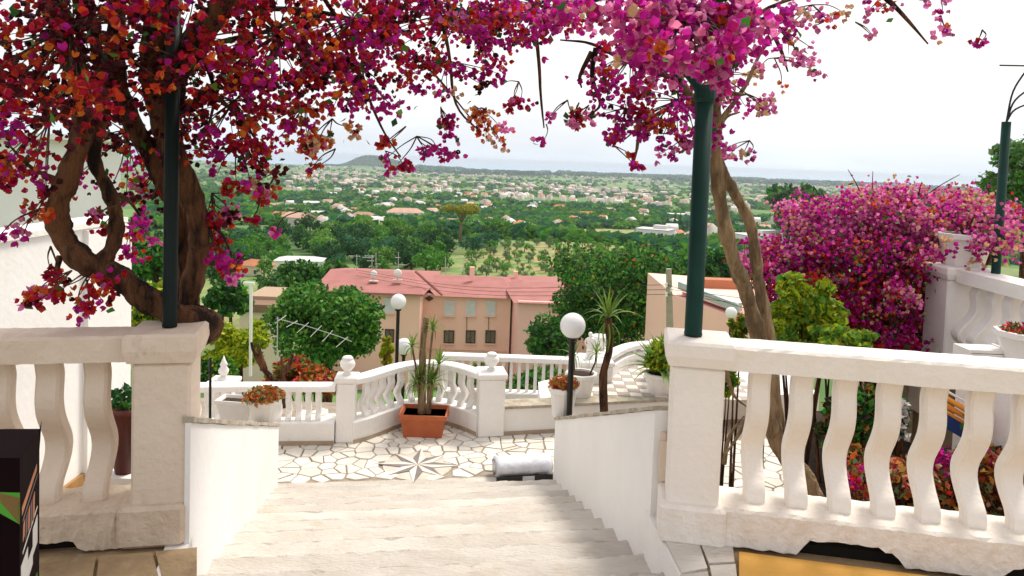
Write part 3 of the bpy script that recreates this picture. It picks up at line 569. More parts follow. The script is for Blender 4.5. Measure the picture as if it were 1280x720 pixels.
# ------------------------------------------------------------------ baluster and balustrades
def bal_mesh(name, w_, t_, h, m, belly=.125, mats=None):
    prof = [(0, 0), (.05, 0), (.11, .12), (.18, .55), (.25, .88), (.32, 1), (.40, .88), (.50, .5), (.60, .18), (.70, .06), (.78, .10), (.86, .16), (.92, .08), (.97, 0), (1, 0)]
    pp = curve([(z, o, 0) for z, o in prof], 2); prof = [(q.x, q.y) for q in pp]
    b = MB(); rs = []
    for i, (z, o) in enumerate(prof):
        tt_ = t_*(1+.1*math.sin(z*3.1)); c = .012*w_/.1; hx, hy = w_/2, tt_/2; oy = o*belly
        rs.append([(x, y+oy, z*h) for x, y in ((-hx+c, -hy), (hx-c, -hy), (hx, -hy+c), (hx, hy-c), (hx-c, hy), (-hx+c, hy), (-hx, hy-c), (-hx, -hy+c))])
    b.rings(rs); me = b.mesh(name, m, True); me.set_sharp_from_angle(angle=math.radians(32)); return me
def rough_beam(p0, p1, w_, z0, z1, nz=4, n=40, amp=.006, under=0, seed=0):
    """a beam from p0 to p1 (its middle line) whose faces undulate a little; under = how far the lower edge is eaten away"""
    rr = random.Random(seed); p0, p1 = Vector(p0).to_2d(), Vector(p1).to_2d(); u = (p1-p0).normalized(); v = Vector((-u.y, u.x)); b = MB(); rs = []
    ch = .012; sec = [(-w_/2, z0), (-w_/2, z0+(z1-z0)*.5), (-w_/2, z1-ch), (-w_/2+ch, z1), (w_/2-ch, z1), (w_/2, z1-ch), (w_/2, z0+(z1-z0)*.5), (w_/2, z0)]
    for i in range(n+1):
        q = p0.lerp(p1, i/n); r_ = []
        eat = under*min(1, max(0, math.sin(i*.21+seed)*1.4+.2+rr.uniform(-.25, .25))) if under else 0
        for k, (o, z) in enumerate(sec):
            zz = z+(eat if k in (0, 7) else 0)+rr.uniform(-amp, amp)*.6; oo = o+rr.uniform(-amp, amp); r_.append((q.x+v.x*oo, q.y+v.y*oo, zz))
        rs.append(r_)
    return b.rings(rs)
def near_balustrade(t, pil, p_start, p_end, n, sp0, zt0=-.06, seed=0, mw=plaster, mrail=plaster, mpl=plaster_rough):
    """balusters stand from p_start towards p_end; outward is away from the camera"""
    d = (Vector(p_end)-Vector(p_start)).normalized(); ang = math.atan2(d.y, d.x); out = Vector((-d.y, d.x, 0))
    if out.y < 0: out = -out
    A = math.atan2(out.y, out.x)-math.pi/2
    bm_ = bal_mesh('baluster', .094, .075, .635, mw); T = wm(t).inverted()
    for k in range(n):
        q = Vector(p_start)+d*(sp0+k*.187); o = place('baluster', bm_, t, T @ Vector((q.x, q.y, .105)), A)
    rough_beam(p_start, p_end, .20, .735, .845, seed=seed, amp=.0025).build('rail', mrail, t)
    rough_beam(p_start, p_end, .26, -.06, .11, seed=seed+1, amp=.005, under=.045 if seed < 5 else .075, n=60).build('plinth', mpl, t)
def pillar(t, c, w_, ang, z0, ztop, cap=.045, m=plaster, mcap=plaster, caph=.12):
    b = MB().cbox((c[0], c[1], (z0+ztop-caph)/2), (w_, w_, ztop-caph-z0), .012, ang); o = b.build('pillar', m, t)
    b = MB(); R = Matrix.Rotation(ang, 3, 'Z'); rs = []
    for e_, z in ((.0, ztop-caph), (cap*.5, ztop-caph+.006), (cap, ztop-caph*.55), (cap, ztop-.012), (cap-.012, ztop)):
        h_ = w_/2+e_; rs.append([Vector(c)*1+R @ Vector((x*h_, y*h_, 0))+Vector((0, 0, z-c[2])) for x, y in ((-1, -1), (1, -1), (1, 1), (-1, 1))])
    b.rings(rs); b.build('cap', mcap, o); return o
# left one
def V3(v, z=0): return Vector((v.x, v.y, z))
LP = V3(at(209, 500, 3.22)); LE = V3(at(-150, 500, 2.98)); ld = (LE-LP).normalized(); la = math.atan2(-ld.y, -ld.x)
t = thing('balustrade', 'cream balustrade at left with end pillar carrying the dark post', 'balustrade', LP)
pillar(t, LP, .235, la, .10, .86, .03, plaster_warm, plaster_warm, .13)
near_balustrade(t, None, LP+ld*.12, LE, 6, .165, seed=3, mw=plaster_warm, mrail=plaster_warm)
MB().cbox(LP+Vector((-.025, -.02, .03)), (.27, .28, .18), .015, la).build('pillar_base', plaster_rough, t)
# right one
RP = V3(at(869, 500, 3.42)); RE = V3(at(1420, 500, 3.10)); rd = (RE-RP).normalized(); ra = math.atan2(rd.y, rd.x)
t = thing('balustrade', 'white balustrade at right with end pillar carrying the teal post', 'balustrade', RP)
pillar(t, RP, .235, ra, .08, .86, .035, plaster_b, plaster_b, .12)
near_balustrade(t, None, RP+rd*.12, RE, 9, .165, seed=9, mw=plaster_b, mrail=plaster_b, mpl=plaster_rough2)
MB().cbox(RP+Vector((0, 0, .02)), (.30, .32, .18), .015, ra).build('pillar_base', plaster_rough2, t)
# ------------------------------------------------------------------ floors, stairs and stair walls
U = Vector((-.153, .988, 0)); VV = Vector((.988, .153, 0))     # down the stairs, across the stairs
Sx = lambda p: p.dot(U)
TZ = -1.5; S1 = 7.14; NS = 12; RISE = (abs(TZ)-.07)/NS; TR = .365; S0 = S1-NS*TR
LW0, LW1 = Vector((-1.345, 3.12, 0)), V3(onz(347, 609, TZ)); RW0, RW1 = Vector((.735, 3.45, 0)), V3(onz(691, 603, TZ))
def xat(A, B, s):       # the point of line AB at stair distance s
    t_ = (s-Sx(A))/(Sx(B)-Sx(A)); return A.lerp(B, t_)
stairs = thing('stairs', None, None); tag(stairs, kind='structure'); rr = random.Random(4)
for k in range(NS):
    s0, s1 = S0+k*TR, S0+(k+1)*TR; z = -.07-(k+1)*RISE; rows = []; nx, M_ = 46, []
    # each step: a tread surface with a worn nosing, a riser down to the next tread
    prof = [(s0-.02, z), (s0+TR*.5, z+.002), (s1-.03, z), (s1-.006, z-.006), (s1+.002, z-.022), (s1-.012, z-.06), (s1-.012, z-RISE-.02)]
    b = MB(); vs = []
    for j, (s_, zz) in enumerate(prof):
        A, B = xat(LW0, LW1, s_)-VV*.05, xat(RW0, RW1, s_)+VV*.05
        for i in range(nx+1):
            q = A.lerp(B, i/nx); ch = (rr.random()**6)*.03 if j in (2, 3, 4) else 0
            vs.append((q.x-U.x*ch+rr.uniform(-.002, .002), q.y-U.y*ch+rr.uniform(-.003, .003), zz-(ch*.4 if j in (3, 4) else 0)+rr.uniform(-.0025, .0025)))
    n1 = nx+1; b.add(vs, [(j*n1+i, j*n1+i+1, (j+1)*n1+i+1, (j+1)*n1+i) for j in range(len(prof)-1) for i in range(nx)])
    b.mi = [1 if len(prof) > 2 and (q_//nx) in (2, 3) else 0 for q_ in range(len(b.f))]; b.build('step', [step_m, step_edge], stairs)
# upper floor either side
stone_floor = mat('brown_stone_floor', (.42, .30, .17), (.26, .18, .10), 5, .75, .5, 30, stain=(6, .58, (.5, .42, .3), .6))
def slab(name, poly, z0, z1, m, **k): return MB().prism(poly, z0, z1).build(name, m, **k)
up = thing('upper_floor', None, None); tag(up, kind='structure')
lw = lambda s_: xat(LW0, LW1, s_); rw = lambda s_: xat(RW0, RW1, s_)
a_ = lw(3.3); b_ = lw(S0); c_ = lw(-1)
pl = LP+U*.16
MB().prism([(a_.x-.02, a_.y), (pl.x-3.2, pl.y-.35), (-4.5, -3), (-1.2, -3), (b_.x-.02, b_.y)], -1.6, -.075).build('platform', stone_floor, up)
a2 = rw(3.55); b2 = rw(S0)
MB().prism([(a2.x+.02, a2.y), (b2.x+.02, b2.y), (1.2, -3), (4.5, -3), (RP.x+3.5, 3.15), (RP.x, RP.y+.16)], -1.6, -.085).build('platform', stone_floor, up)
MB().prism([(b_.x, b_.y), (-1.2, -3.01), (1.2, -3.01), (b2.x, b2.y)], -1.6, -.07).build('landing', step_m, up)
# loose slabs and ochre board at the foot of the right balustrade
fl = random.Random(3)
for (x0, y0, x1, y1, x2, y2, x3, y3) in [(832, 682, 872, 680, 884, 716, 852, 722), (874, 681, 915, 684, 918, 708, 886, 710), (887, 713, 919, 711, 922, 735, 892, 738), (850, 725, 884, 720, 890, 745, 866, 750)]:
    MB().prism([tuple(onz(x, y, -.08).to_2d()) for x, y in ((x3, y3), (x2, y2), (x1, y1), (x0, y0))], -.079, -.058).build('paving_stone', step_m, up)
for (x0, y0, x1, y1, x2, y2, x3, y3) in [(48, 705, 120, 700, 110, 760, 40, 770), (124, 699, 190, 694, 205, 750, 116, 758), (194, 693, 246, 688, 246, 745, 209, 748)]:
    MB().prism([tuple(onz(x, y, -.07).to_2d()) for x, y in ((x3, y3), (x2, y2), (x1, y1), (x0, y0))], -.07, -.056).build('paving_stone', stone_floor, up)
ob = MB(); q = [onz(x, y, -.04) for x, y in ((924, 688), (1330, 740), (1330, 800), (924, 800))]; ob.prism([tuple(p.to_2d()) for p in q[::-1]], -.075, -.045)
tag(ob.build('ochre_board', ochre), 'flat ochre board lying on the floor in front of the white right balustrade', 'board')
# near-black strips painting the shade in the gaps under the plinths
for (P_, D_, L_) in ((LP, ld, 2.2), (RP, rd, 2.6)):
    c = P_+D_*(L_/2+.1); MB().box((c.x, c.y+.0, -.07), (L_, .12, .06), math.atan2(D_.y, D_.x)).build('gap_shade', dark, up)
# stair side walls
def sidewall(label, W0, W1, z0, z1, side, name='stair_wall'):
    t = thing(name, label, 'wall', W0); off = VV*side*.19; n = 24; b = MB(); b2 = MB(); rs = []; rs2 = []
    for i in range(n+1):
        q = W0.lerp(W1, i/n); z = z0+(z1-z0)*i/n; j = random.uniform(-.003, .003)
        off = VV*side*(.19 if side > 0 else .19*min(1, max(.12, (i-3)/4)))
        rs.append([V3(q, -1.75), V3(q, z+j), V3(q+off, z+j), V3(q+off, -1.75)])
        o1 = -VV*side*.012
        k1, k2 = random.uniform(-.004, .004), random.uniform(-.004, .004); rs2.append([V3(q+o1, z+.002+k1), V3(q+o1, z+.026+k2), V3(q+off-o1, z+.03+k1), V3(q+off-o1, z+.002)])
    b.rings(rs).build('wall', plaster_wall, t); b2.rings(rs2).build('coping', ledge_m, t); return t
lt = sidewall('white sloping stair wall on the left, trough and pot at its far end', LW0, LW1, .47, at(347, 533, LW1.y).z, -1)
rt = sidewall('white sloping stair wall on the right, with lamp and pot at its far end', RW0+Vector((0, .1, 0)), RW1, .455, at(690, 525, RW1.y).z, 1)
# upper part of side walls toward the camera
MB().prism([tuple(p.to_2d()) for p in (lw(3.35), lw(3.35)-VV*.1, lw(2.2)-VV*.02, lw(2.2))], -1.7, -.06).build('return', plaster_wall, lt)
MB().prism([tuple(p.to_2d()) for p in (rw(3.45), rw(2.2), rw(2.2)+VV*.02, rw(3.45)+VV*.1)], -1.7, -.07).build('return', plaster_wall, rt)
# meter box and conduit on right wall
q = rw(3.52); t = thing('meter_box', 'small silver metal box fixed high on the white right stair wall', 'box', at(822, 548, q.y))
c = at(822, 546, 3.66); MB().cbox(c, (.045, .07, .095), .006).build('case', galv, t); MB().cbox(c+Vector((-.026, 0, 0)), (.01, .055, .08), .003).build('lid', mat('pale_metal', (.7, .7, .68), rough=.4), t)
t = thing('conduit_cover', 'narrow beige vertical cover strip below the silver box on the right wall', 'conduit', at(827, 610, 3.55)); MB().cbox((at(828, 576, 3.55)), (.03, .035, .29), .006).build('strip', plaster_warm, t); MB().box(at(828, 576, 3.53), (.034, .012, .2)).build('clip', plaster_warm, t)
# ------------------------------------------------------------------ lower terrace with crazy paving
terr = MB().prism([(-6, 3.3), (8, 3.3), (8, 9.25), (-6, 9.25)][::1], -2.2, TZ-.012).build('terrace', cement_m, kind='structure')
def clip(poly, nx_, ny_, c):
    out = []
    for i in range(len(poly)):
        a_, b_ = poly[i], poly[(i+1) % len(poly)]; da, db = a_[0]*nx_+a_[1]*ny_-c, b_[0]*nx_+b_[1]*ny_-c
        if da <= 0: out.append(a_)
        if da*db < 0: s_ = da/(da-db); out.append((a_[0]+(b_[0]-a_[0])*s_, a_[1]+(b_[1]-a_[1])*s_))
    return out
star_c = onz(522, 581, TZ); SR = .37
def voronoi_stones(x0, x1, y0, y1, cell, keep, z, parent, seed, gap=.008):
    rr = random.Random(seed); P = []; ny = int((y1-y0)/cell)+1; nx = int((x1-x0)/cell)+1
    for i in range(-1, nx+1):
        for j in range(-1, ny+1): P.append((x0+(i+.5+rr.uniform(-.46, .46))*cell, y0+(j+.5+rr.uniform(-.46, .46))*cell))
    cnt = 0
    for a_ in P:
        if not (x0 <= a_[0] <= x1 and y0 <= a_[1] <= y1) or not keep(*a_): continue
        poly = [(a_[0]-cell, a_[1]-cell), (a_[0]+cell, a_[1]-cell), (a_[0]+cell, a_[1]+cell), (a_[0]-cell, a_[1]+cell)]
        for b_ in P:
            dx, dy = b_[0]-a_[0], b_[1]-a_[1]; L_ = math.hypot(dx, dy)
            if 0 < L_ < cell*2.6:
                g = gap*rr.uniform(.5, 1.5); nx_, ny_ = dx/L_, dy/L_; poly = clip(poly, nx_, ny_, (a_[0]+b_[0])/2*nx_+(a_[1]+b_[1])/2*ny_-g)
                if len(poly) < 3: break
        if len(poly) < 3: continue
        h_ = rr.uniform(-.002, .004); n = len(poly); cx, cy = sum(p[0] for p in poly)/n, sum(p[1] for p in poly)/n
        ins = [(p[0]+(cx-p[0])*.05, p[1]+(cy-p[1])*.05, z+h_+rr.uniform(-.001, .001)) for p in poly]
        b = MB(); b.rings([[(p[0], p[1], z-.014) for p in poly], [(p[0], p[1], z+h_-.004) for p in poly], ins]); b.build('paving_stone', stone_m, parent); cnt += 1
    return cnt
cnt = voronoi_stones(-2.45, .75, 6.75, 8.9, .152, lambda x, y: math.hypot(x-star_c.x, y-star_c.y) > SR*.93 and Sx(Vector((x, y, 0))) > S1+.02, TZ, terr, 5)
cnt2 = voronoi_stones(1.45, 3.1, 6.4, 8.4, .2, lambda x, y: True, TZ, terr, 8)
cnt3 = voronoi_stones(-3.75, -2.7, 5.6, 7.6, .2, lambda x, y: True, TZ, terr, 9)
print('stones', cnt, cnt2, cnt3)
st = thing('compass_star', 'eight-pointed compass star in grey and cream marble set in the terrace paving', 'inlay', star_c)
sa = math.radians(2); MB().lathe(star_c+Vector((0, 0, 0)), [(SR*.95, -.014), (SR*.95, -.004)], 32).build('bed', mat('pale_bed', (.60, .54, .46), (.5, .44, .37), 8), st)
for k in range(8):
    r_ = SR*(1.18 if k % 2 == 0 else 1.0); A = sa+math.pi/2+k*math.pi/4; tip = Vector((math.cos(A)*r_, math.sin(A)*r_, 0))
    for s_ in (-1, 1):
        B = A+s_*math.pi/8; side = Vector((math.cos(B)*SR*.46, math.sin(B)*SR*.46, 0)); tri = [star_c, star_c+tip, star_c+side]
        if s_ < 0: tri = [tri[0], tri[2], tri[1]]
        MB().prism([(p.x, p.y) for p in tri], TZ-.01, TZ+.002+.0006*k).build('marble_point', star_dark if s_ > 0 else star_light, st)
# bottom strip of plain cement at the last step is the last tread; white roll lying by the right wall
t = thing('rolled_sheet', 'white rolled plastic sheet lying on the terrace against the right stair wall', 'roll', onz(655, 603, TZ))
c0, c1 = onz(621, 602, TZ), onz(690, 598, TZ); b = MB(); rs = []; dirv = (c1-c0).normalized(); pr = Vector((-dirv.y, dirv.x, 0)); n = 14
for i in range(n+1):
    q = c0.lerp(c1, i/n); r_ = []
    for k in range(18):
        A = 6.283*k/18; rad = 1+.05*math.sin(i*1.9+k)+.04*random.uniform(-1, 1); r_.append(q+pr*(math.cos(A)*.13*rad+.12)+Vector((0, 0, .105+math.sin(A)*.095*rad)))
    rs.append(r_)
b.rings(rs).build('sheet', mat('white_plastic', (.72, .74, .80), (.60, .62, .68), 9, .4, .5, 14), t, True)
MB().box(c0.lerp(c1, .5)-pr*.03+Vector((0, 0, .03)), (.58, .03, .05), math.atan2(dirv.y, dirv.x)).build('black_strap', black_m, t)
for f_ in (0, 1):
    q = c0.lerp(c1, f_)+pr*.12+Vector((0, 0, .1))+dirv*(.012 if f_ else -.012); b = MB(); b.rings([[q+pr*math.cos(6.283*k/16)*rr_+Vector((0, 0, math.sin(6.283*k/16)*rr_*.75)) for k in range(16)] for rr_ in (.1, .075)], cap=False); b.build('rolled_edge', black_m, t)
MB().box(c0.lerp(c1, .55)-pr*.045+Vector((0, 0, .035)), (.12, .01, .04), math.atan2(dirv.y, dirv.x)).build('label', mat('grey_label', (.5, .5, .52)), t)
# ------------------------------------------------------------------ terrace boundary: curved wall and balustrade
ZW, ZR = -1.26, -.79     # top of the low wall, top of the rail
skirt = mat('brown_skirting', (.42, .33, .24), (.34, .26, .19), 6)
def low_wall(t, pts, zb, zt_, th=.2, m=plaster, sk=True):
    """closed wall along a plan polyline, thickened away from the camera"""
    n = len(pts); nor = []
    for i in range(n):
        d = (pts[min(i+1, n-1)]-pts[max(i-1, 0)]).normalized(); v = Vector((-d.y, d.x, 0)); nor.append(v if v.y > 0 else -v)
    b = MB(); b.rings([[V3(p, zb-.3), V3(p, zt_-.01), V3(p+v*.01, zt_), V3(p+v*(th-.01), zt_), V3(p+v*th, zt_-.01), V3(p+v*th, zb-.3)] for p, v in zip(pts, nor)]).build('low_wall', m, t)
    if sk:
        b = MB(); b.rings([[V3(p-v*.012, zb-.1), V3(p-v*.012, zb+.045), V3(p-v*.001, zb+.045), V3(p-v*.001, zb-.1)] for p, v in zip(pts, nor)]).build('skirting', skirt, t)
    return nor
def rail_along(t, pts, nor, ztop, hh=.065, w_=.17, inset=.1, m=plaster):
    b = MB(); b.rings([[V3(p+v*(inset-w_/2), ztop-hh), V3(p+v*(inset-w_/2), ztop-.012), V3(p+v*(inset-w_/2+.012), ztop), V3(p+v*(inset+w_/2-.012), ztop), V3(p+v*(inset+w_/2), ztop-.012), V3(p+v*(inset+w_/2), ztop-hh)] for p, v in zip(pts, nor)]).build('rail', m, t)
def row(t, pts, nor, z0, h, sp, me, inset=.08, start=.5, skip0=.1, skip1=.1):
    L_ = [0]
    for i in range(1, len(pts)): L_.append(L_[-1]+(pts[i]-pts[i-1]).length)
    T = wm(t).inverted(); n = int((L_[-1]-skip0-skip1)/sp); s0 = (L_[-1]-skip0-skip1-(n-1)*sp)/2+skip0
    for k in range(n):
        s_ = s0+k*sp; i = max(j for j in range(len(L_)) if L_[j] <= s_); i = min(i, len(pts)-2); f_ = (s_-L_[i])/(L_[i+1]-L_[i]); q = pts[i].lerp(pts[i+1], f_); v = nor[i].lerp(nor[i+1], f_)
        place('baluster', me, t, T @ V3(q+v*inset, z0), math.atan2(v.y, v.x)-math.pi/2)
smallbal = bal_mesh('baluster', .075, .06, (ZR-.065)-ZW, plaster, .075)
def urn(c, label, s=1):
    t = thing('stone_urn', label, 'finial', c); MB().lathe(c, [(.055*s, 0), (.06*s, .015*s), (.03*s, .035*s), (.05*s, .06*s), (.085*s, .10*s), (.09*s, .14*s), (.075*s, .17*s), (.06*s, .185*s), (.068*s, .195*s), (.05*s, .215*s), (.01*s, .225*s)], 12, .06).build('urn', plaster, t, True); return t
# curved middle
cp = [V3(onz(x, y, TZ)) for x, y in ((441, 555), (462, 549), (482, 541), (500, 534), (520, 529), (540, 528), (560, 531.5), (578, 537.5), (595, 545))]; cp = curve(cp, 3)
t = thing('curved_balustrade', 'white bowed balustrade with bellied balusters round the terracotta planter', 'balustrade', cp[len(cp)//2])
nor = low_wall(t, cp, TZ, ZW); rail_along(t, cp, nor, ZR); row(t, cp, nor, ZW, 0, .135, smallbal)
pm = []
for (x0, x1, yb, l) in ((417, 441, 555, 0), (595, 627, 546, 1)):
    A, B = V3(onz(x0, yb, TZ)), V3(onz(x1, yb-(1 if l else 0), TZ)); c = (A+B)/2+Vector((0, .12, 0)); w_ = (B-A).length
    pillar(t, c, w_, math.atan2((B-A).y, (B-A).x), TZ, ZR+.02, .02, caph=.07); pm.append((c, w_))
urn(V3(pm[0][0], ZR+.02), 'white stone urn finial on the left pillar of the bowed balustrade', .95); urn(V3(pm[1][0], ZR+.02), 'white stone urn finial on the right pillar of the bowed balustrade', .95)
# left straight stretch
lp = [V3(onz(180, 560, TZ)), V3(onz(300, 557, TZ)), V3(onz(417, 556, TZ))]
t = thing('straight_balustrade', 'low white balustrade in front of the red shrubs, left of the bowed one', 'balustrade', lp[1])
nor = low_wall(t, lp, TZ, ZW); rail_along(t, lp, nor, ZR-.07); slim = bal_mesh('baluster', .06, .05, (ZR-.135)-ZW, plaster, .06); row(t, lp, nor, ZW, 0, .105, slim)
c = V3(at(279, 500, 8.3)); pillar(t, c, .27, 0, TZ, at(279, 474, 8.3).z, .02, caph=.07)
t = thing('pointed_finial', 'white pointed finial on the far left terrace pillar', 'finial', V3(c, at(279, 474, 8.3).z)); MB().lathe(V3(c, at(279, 474, 8.3).z), [(.06, 0), (.065, .02), (.03, .04), (.055, .08), (.06, .11), (.03, .15), (.045, .17), (.02, .22), (.004, .27)], 12).build('finial', plaster, t, True)
# back row of plain bars right of the bow
bk = [V3(at(552, 460, 10.1)), V3(at(640, 460, 10.1)), V3(at(716, 460, 10.1))]; zt_b = at(640, 449.5, 10.0).z; zb_b = at(640, 499, 10.1).z
t = thing('bar_balustrade', 'white balustrade of straight flat bars beyond the bowed one', 'balustrade', bk[1])
nor = low_wall(t, bk, zb_b-.5, zb_b+.08, .2, plaster, False); rail_along(t, bk, nor, zt_b, .07)
bar = MB().cbox((0, 0, (zt_b-.07-zb_b-.08)/2), (.045, .045, zt_b-.07-zb_b-.08), .005).mesh('bar', plaster)
L_ = (bk[2]-bk[0]).length; n = int(L_/.107); T = wm(t).inverted()
for k in range(n): q = bk[0].lerp(bk[2], (k+.5)/n); place('bar', bar, t, T @ V3(q+Vector((0, .1, 0)), zb_b+.08))
# right straight wall and raised terrace beyond
UZ = -1.16
rp = [V3(onz(624, 544.5, TZ)), V3(onz(690, 541, TZ)), V3(onz(860, 531, TZ)), V3(onz(930, 528, TZ))]
t = thing('terrace_wall', 'low white wall with weathered ledge behind the lamp and potted plants', 'wall', rp[1]); nor = low_wall(t, rp, TZ, UZ-.03, .22)
b = MB(); b.rings([[V3(p-v*.02, UZ-.028), V3(p-v*.02, UZ), V3(p+v*.24, UZ), V3(p+v*.24, UZ-.028)] for p, v in zip(rp, nor)]).build('ledge', ledge_m, t)
ut = MB().prism([(.42, rp[1].y+.2), (rp[-1].x+1, rp[-1].y+.2), (rp[-1].x+1, 11.2), (1.35, 11.2), (1.1, 9.9), (.42, 9.3)], -2.4, UZ-.008).build('raised_terrace', plaster, kind='structure')
tile_d = mat('grey_tile', (.42, .36, .31), (.36, .31, .27), 5); tile_l = mat('cream_tile', (.72, .67, .61), (.66, .6, .54), 5)
tls = [MB().box((0, 0, 0), (.145, .145, .014)).mesh('floor_tile', m) for m in (tile_d, tile_l)]
for i in range(14):
    for j in range(11):
        q = Vector((1.15+i*.15, 8.9+j*.15, UZ-.001+.0005*((i*7+j*3) % 3)))
        place('floor_tile', tls[(i+j) % 2], ut, q)
# statue pillar
c = V3(at(741, 470, 9.55)); t = thing('terrace_pillar', 'broad white pillar carrying the small statue', 'pillar', V3(c, UZ)); zp = at(741, 447, 9.55).z; pillar(t, c, .44, .05, UZ-.01, zp, .02, caph=.06)
t = thing('statue', 'small white statue of a draped standing figure on the broad pillar', 'statue', V3(c, zp)); c2 = Vector((at(737, 447, 9.5).x, 9.5, zp))
b = MB(); rs = []
for (z, rx, ry, ox) in [(0, .06, .06, 0), (.02, .06, .06, 0), (.03, .05, .045, 0), (.10, .048, .042, .004), (.16, .05, .043, .008), (.20, .045, .036, .01), (.235, .05, .034, .006), (.262, .057, .032, .002), (.275, .04, .026, 0), (.284, .016, .016, 0), (.293, .015, .016, 0), (.303, .024, .027, 0), (.322, .028, .031, 0), (.338, .024, .027, 0), (.349, .008, .009, 0)]:
    rs.append([c2+Vector((ox+math.cos(q)*rx*(1+.07*math.sin(q*5)*(z < .2)), math.sin(q)*ry, z)) for q in (6.283*k/16 for k in range(16))])
b.rings(rs).build('figure', plaster, t, True); MB().tube(curve([c2+Vector((-.052, -.005, .262)), c2+Vector((-.066, -.02, .20)), c2+Vector((-.03, -.045, .175))], 4), [.010]*4+[.008]*5, 7).build('arm', plaster, t, True)
MB().tube(curve([c2+Vector((.052, -.005, .262)), c2+Vector((.062, -.015, .20)), c2+Vector((.05, -.04, .14))], 4), [.010]*4+[.008]*5, 7).build('arm', plaster, t, True)
# curved upper right balustrade
cu = curve([V3(at(762, 480, 9.5)), V3(at(785, 480, 10.1)), V3(at(810, 480, 10.35)), V3(at(850, 480, 10.3)), V3(at(900, 480, 9.9))], 4); zr2 = at(800, 430.5, 10.3).z
t = thing('curved_balustrade', 'white curved balustrade of the small tiled terrace right of the statue', 'balustrade', cu[6])
nor = low_wall(t, cu, UZ, UZ+.16, .2, plaster, False); rail_along(t, cu, nor, zr2, .065); sb2 = bal_mesh('baluster', .07, .055, zr2-.065-UZ-.16, plaster, .07); row(t, cu, nor, UZ+.16, 0, .135, sb2)
# ------------------------------------------------------------------ pots, plants
potm = mat('white_pot', (.80, .78, .76), (.72, .69, .65), 4, .6, .1)
def pot(t, c, r, h, m=potm, n=16, flute=.04, sq=1):
    MB().lathe(c, [(r*.66, 0), (r*.68, .01), (r*.90, h*.80), (r*1.0, h*.82), (r*1.03, h*.86), (r*1.03, h*.99), (r*.98, h), (r*.86, h), (r*.84, h*.90)], n, flute).build('pot', m, t)
    MB().lathe(c, [(r*.8, h*.86), (r*.83, h*.91), (r*.3, h*.94)], n).build('soil', soil, t)
def tuft(t, c, r, h, n, size, mats, mixp, name='leaves'):
    """many small pointed leaves spreading from a point"""
    d = RNG.normal(size=(n, 3)); d[:, 2] = np.abs(d[:, 2])*.8+.1; d /= np.linalg.norm(d, axis=1)[:, None]; q = RNG.uniform(.3, 1, n)**.6
    p = np.array(c)+d*q[:, None]*np.array([r, r, h]); V, Fc, mi = scatter(LEAF_V*np.array([.8, 1, 1]), LEAF_F, p, rrot(n), size*RNG.uniform(.6, 1.3, n), im=RNG.choice(len(mats), n, p=mixp))
    me = npmesh(name, V, Fc, mats, mi); me.transform(wm(t).inverted()); return tag(place(name, me, t), kind='stuff')
def stems(t, c, r, h, n, m):
    b = MB()
    for k in range(n):
        A = random.uniform(0, 6.28); q = random.uniform(.3, .9); b.tube([c, Vector(c)+Vector((math.cos(A)*r*q*.5, math.sin(A)*r*q*.5, h*.55)), Vector(c)+Vector((math.cos(A)*r*q, math.sin(A)*r*q, h*q))], [.006, .004, .002], 4)
    b.build('stem', m, t)
sp_v = MB()
def strap_mesh(name, L_, w_, droop, m):
    b = MB(); n = 6; rs = []
    for i in range(n+1):
        s_ = i/n; y = L_*s_*math.cos(droop*s_*.6); z = -L_*s_*math.sin(droop*s_*.8)*s_; ww = w_/2*(1-.15*(1-s_) if s_ < .5 else (1-s_)*1.9+.02)*(.75+.5*math.sin(min(1, s_*2)*1.57)*.5); rs.append([(-ww, y, z+ww*.35), (0, y, z), (ww, y, z+ww*.35)])
    vs = [v for r_ in rs for v in r_]; b.add(vs, [(i*3+j, i*3+j+1, i*3+j+4, i*3+j+3) for i in range(n) for j in range(2)]); return b.mesh(name, m, True)
STRAP = [strap_mesh('leaf', 1, .10, dr, f_yucca) for dr in (.2, .7, 1.2)]
def rosette(t, c, n, L_, seed, lo=-20, hi=85, wide=1):
    rr = random.Random(seed); T = wm(t).inverted(); c = T @ Vector(c)
    for k in range(n):
        el = math.radians(lo+(hi-lo)*(k/n)**.8+rr.uniform(-6, 6)); az = k*2.4+rr.uniform(-.3, .3); s_ = L_*rr.uniform(.75, 1.1)
        R = Matrix.Rotation(az, 3, 'Z') @ Matrix.Rotation(el, 3, 'X'); place('leaf', STRAP[0 if el > .9 else 1 if el > .3 else 2], t, c, R, (s_*wide, s_, s_))
# globe lamps
def lamp(px, pyb, pyg, d, r, label, zb=None, pr_=.028, pxg=None):
    B = at(px, pyb, d); G = at(pxg or px, pyg, d); B = Vector((G.x, d, B.z if zb is None else zb)); t = thing('globe_lamp', label, 'lamp', B)
    MB().lathe(B, [(pr_*2.4, 0), (pr_*2.4, .012), (pr_*1.2, .02), (pr_, .05), (pr_, G.z-B.z-r-.03), (pr_*1.6, G.z-B.z-r-.02), (pr_*2, G.z-B.z-r*.93)], 12).build('post', black_m, t)
    MB().lathe(G, [(r*math.sin(k*math.pi/14)+.0005, -r*math.cos(k*math.pi/14)) for k in range(15)], 24).build('globe', globe_m, t, True); return t
q = RW1+VV*.12-U*.1; lamp(711, 524, 407, 7.0, .122, 'globe lamp on black post at the end of the right stair wall', pxg=716)
lamp(498, 520, 377, 11.5, .122, 'globe lamp on tall black post before the left pink house', zb=-3.2)
lamp(505, 520, 433, 11.9, .135, 'low globe lamp just behind the bowed balustrade, under the taller lamp', zb=-3.2)
lamp(914, 470, 391, 15, .12, 'small globe lamp left of the yellow green leaves, beside the thin trunks', zb=-3.5)
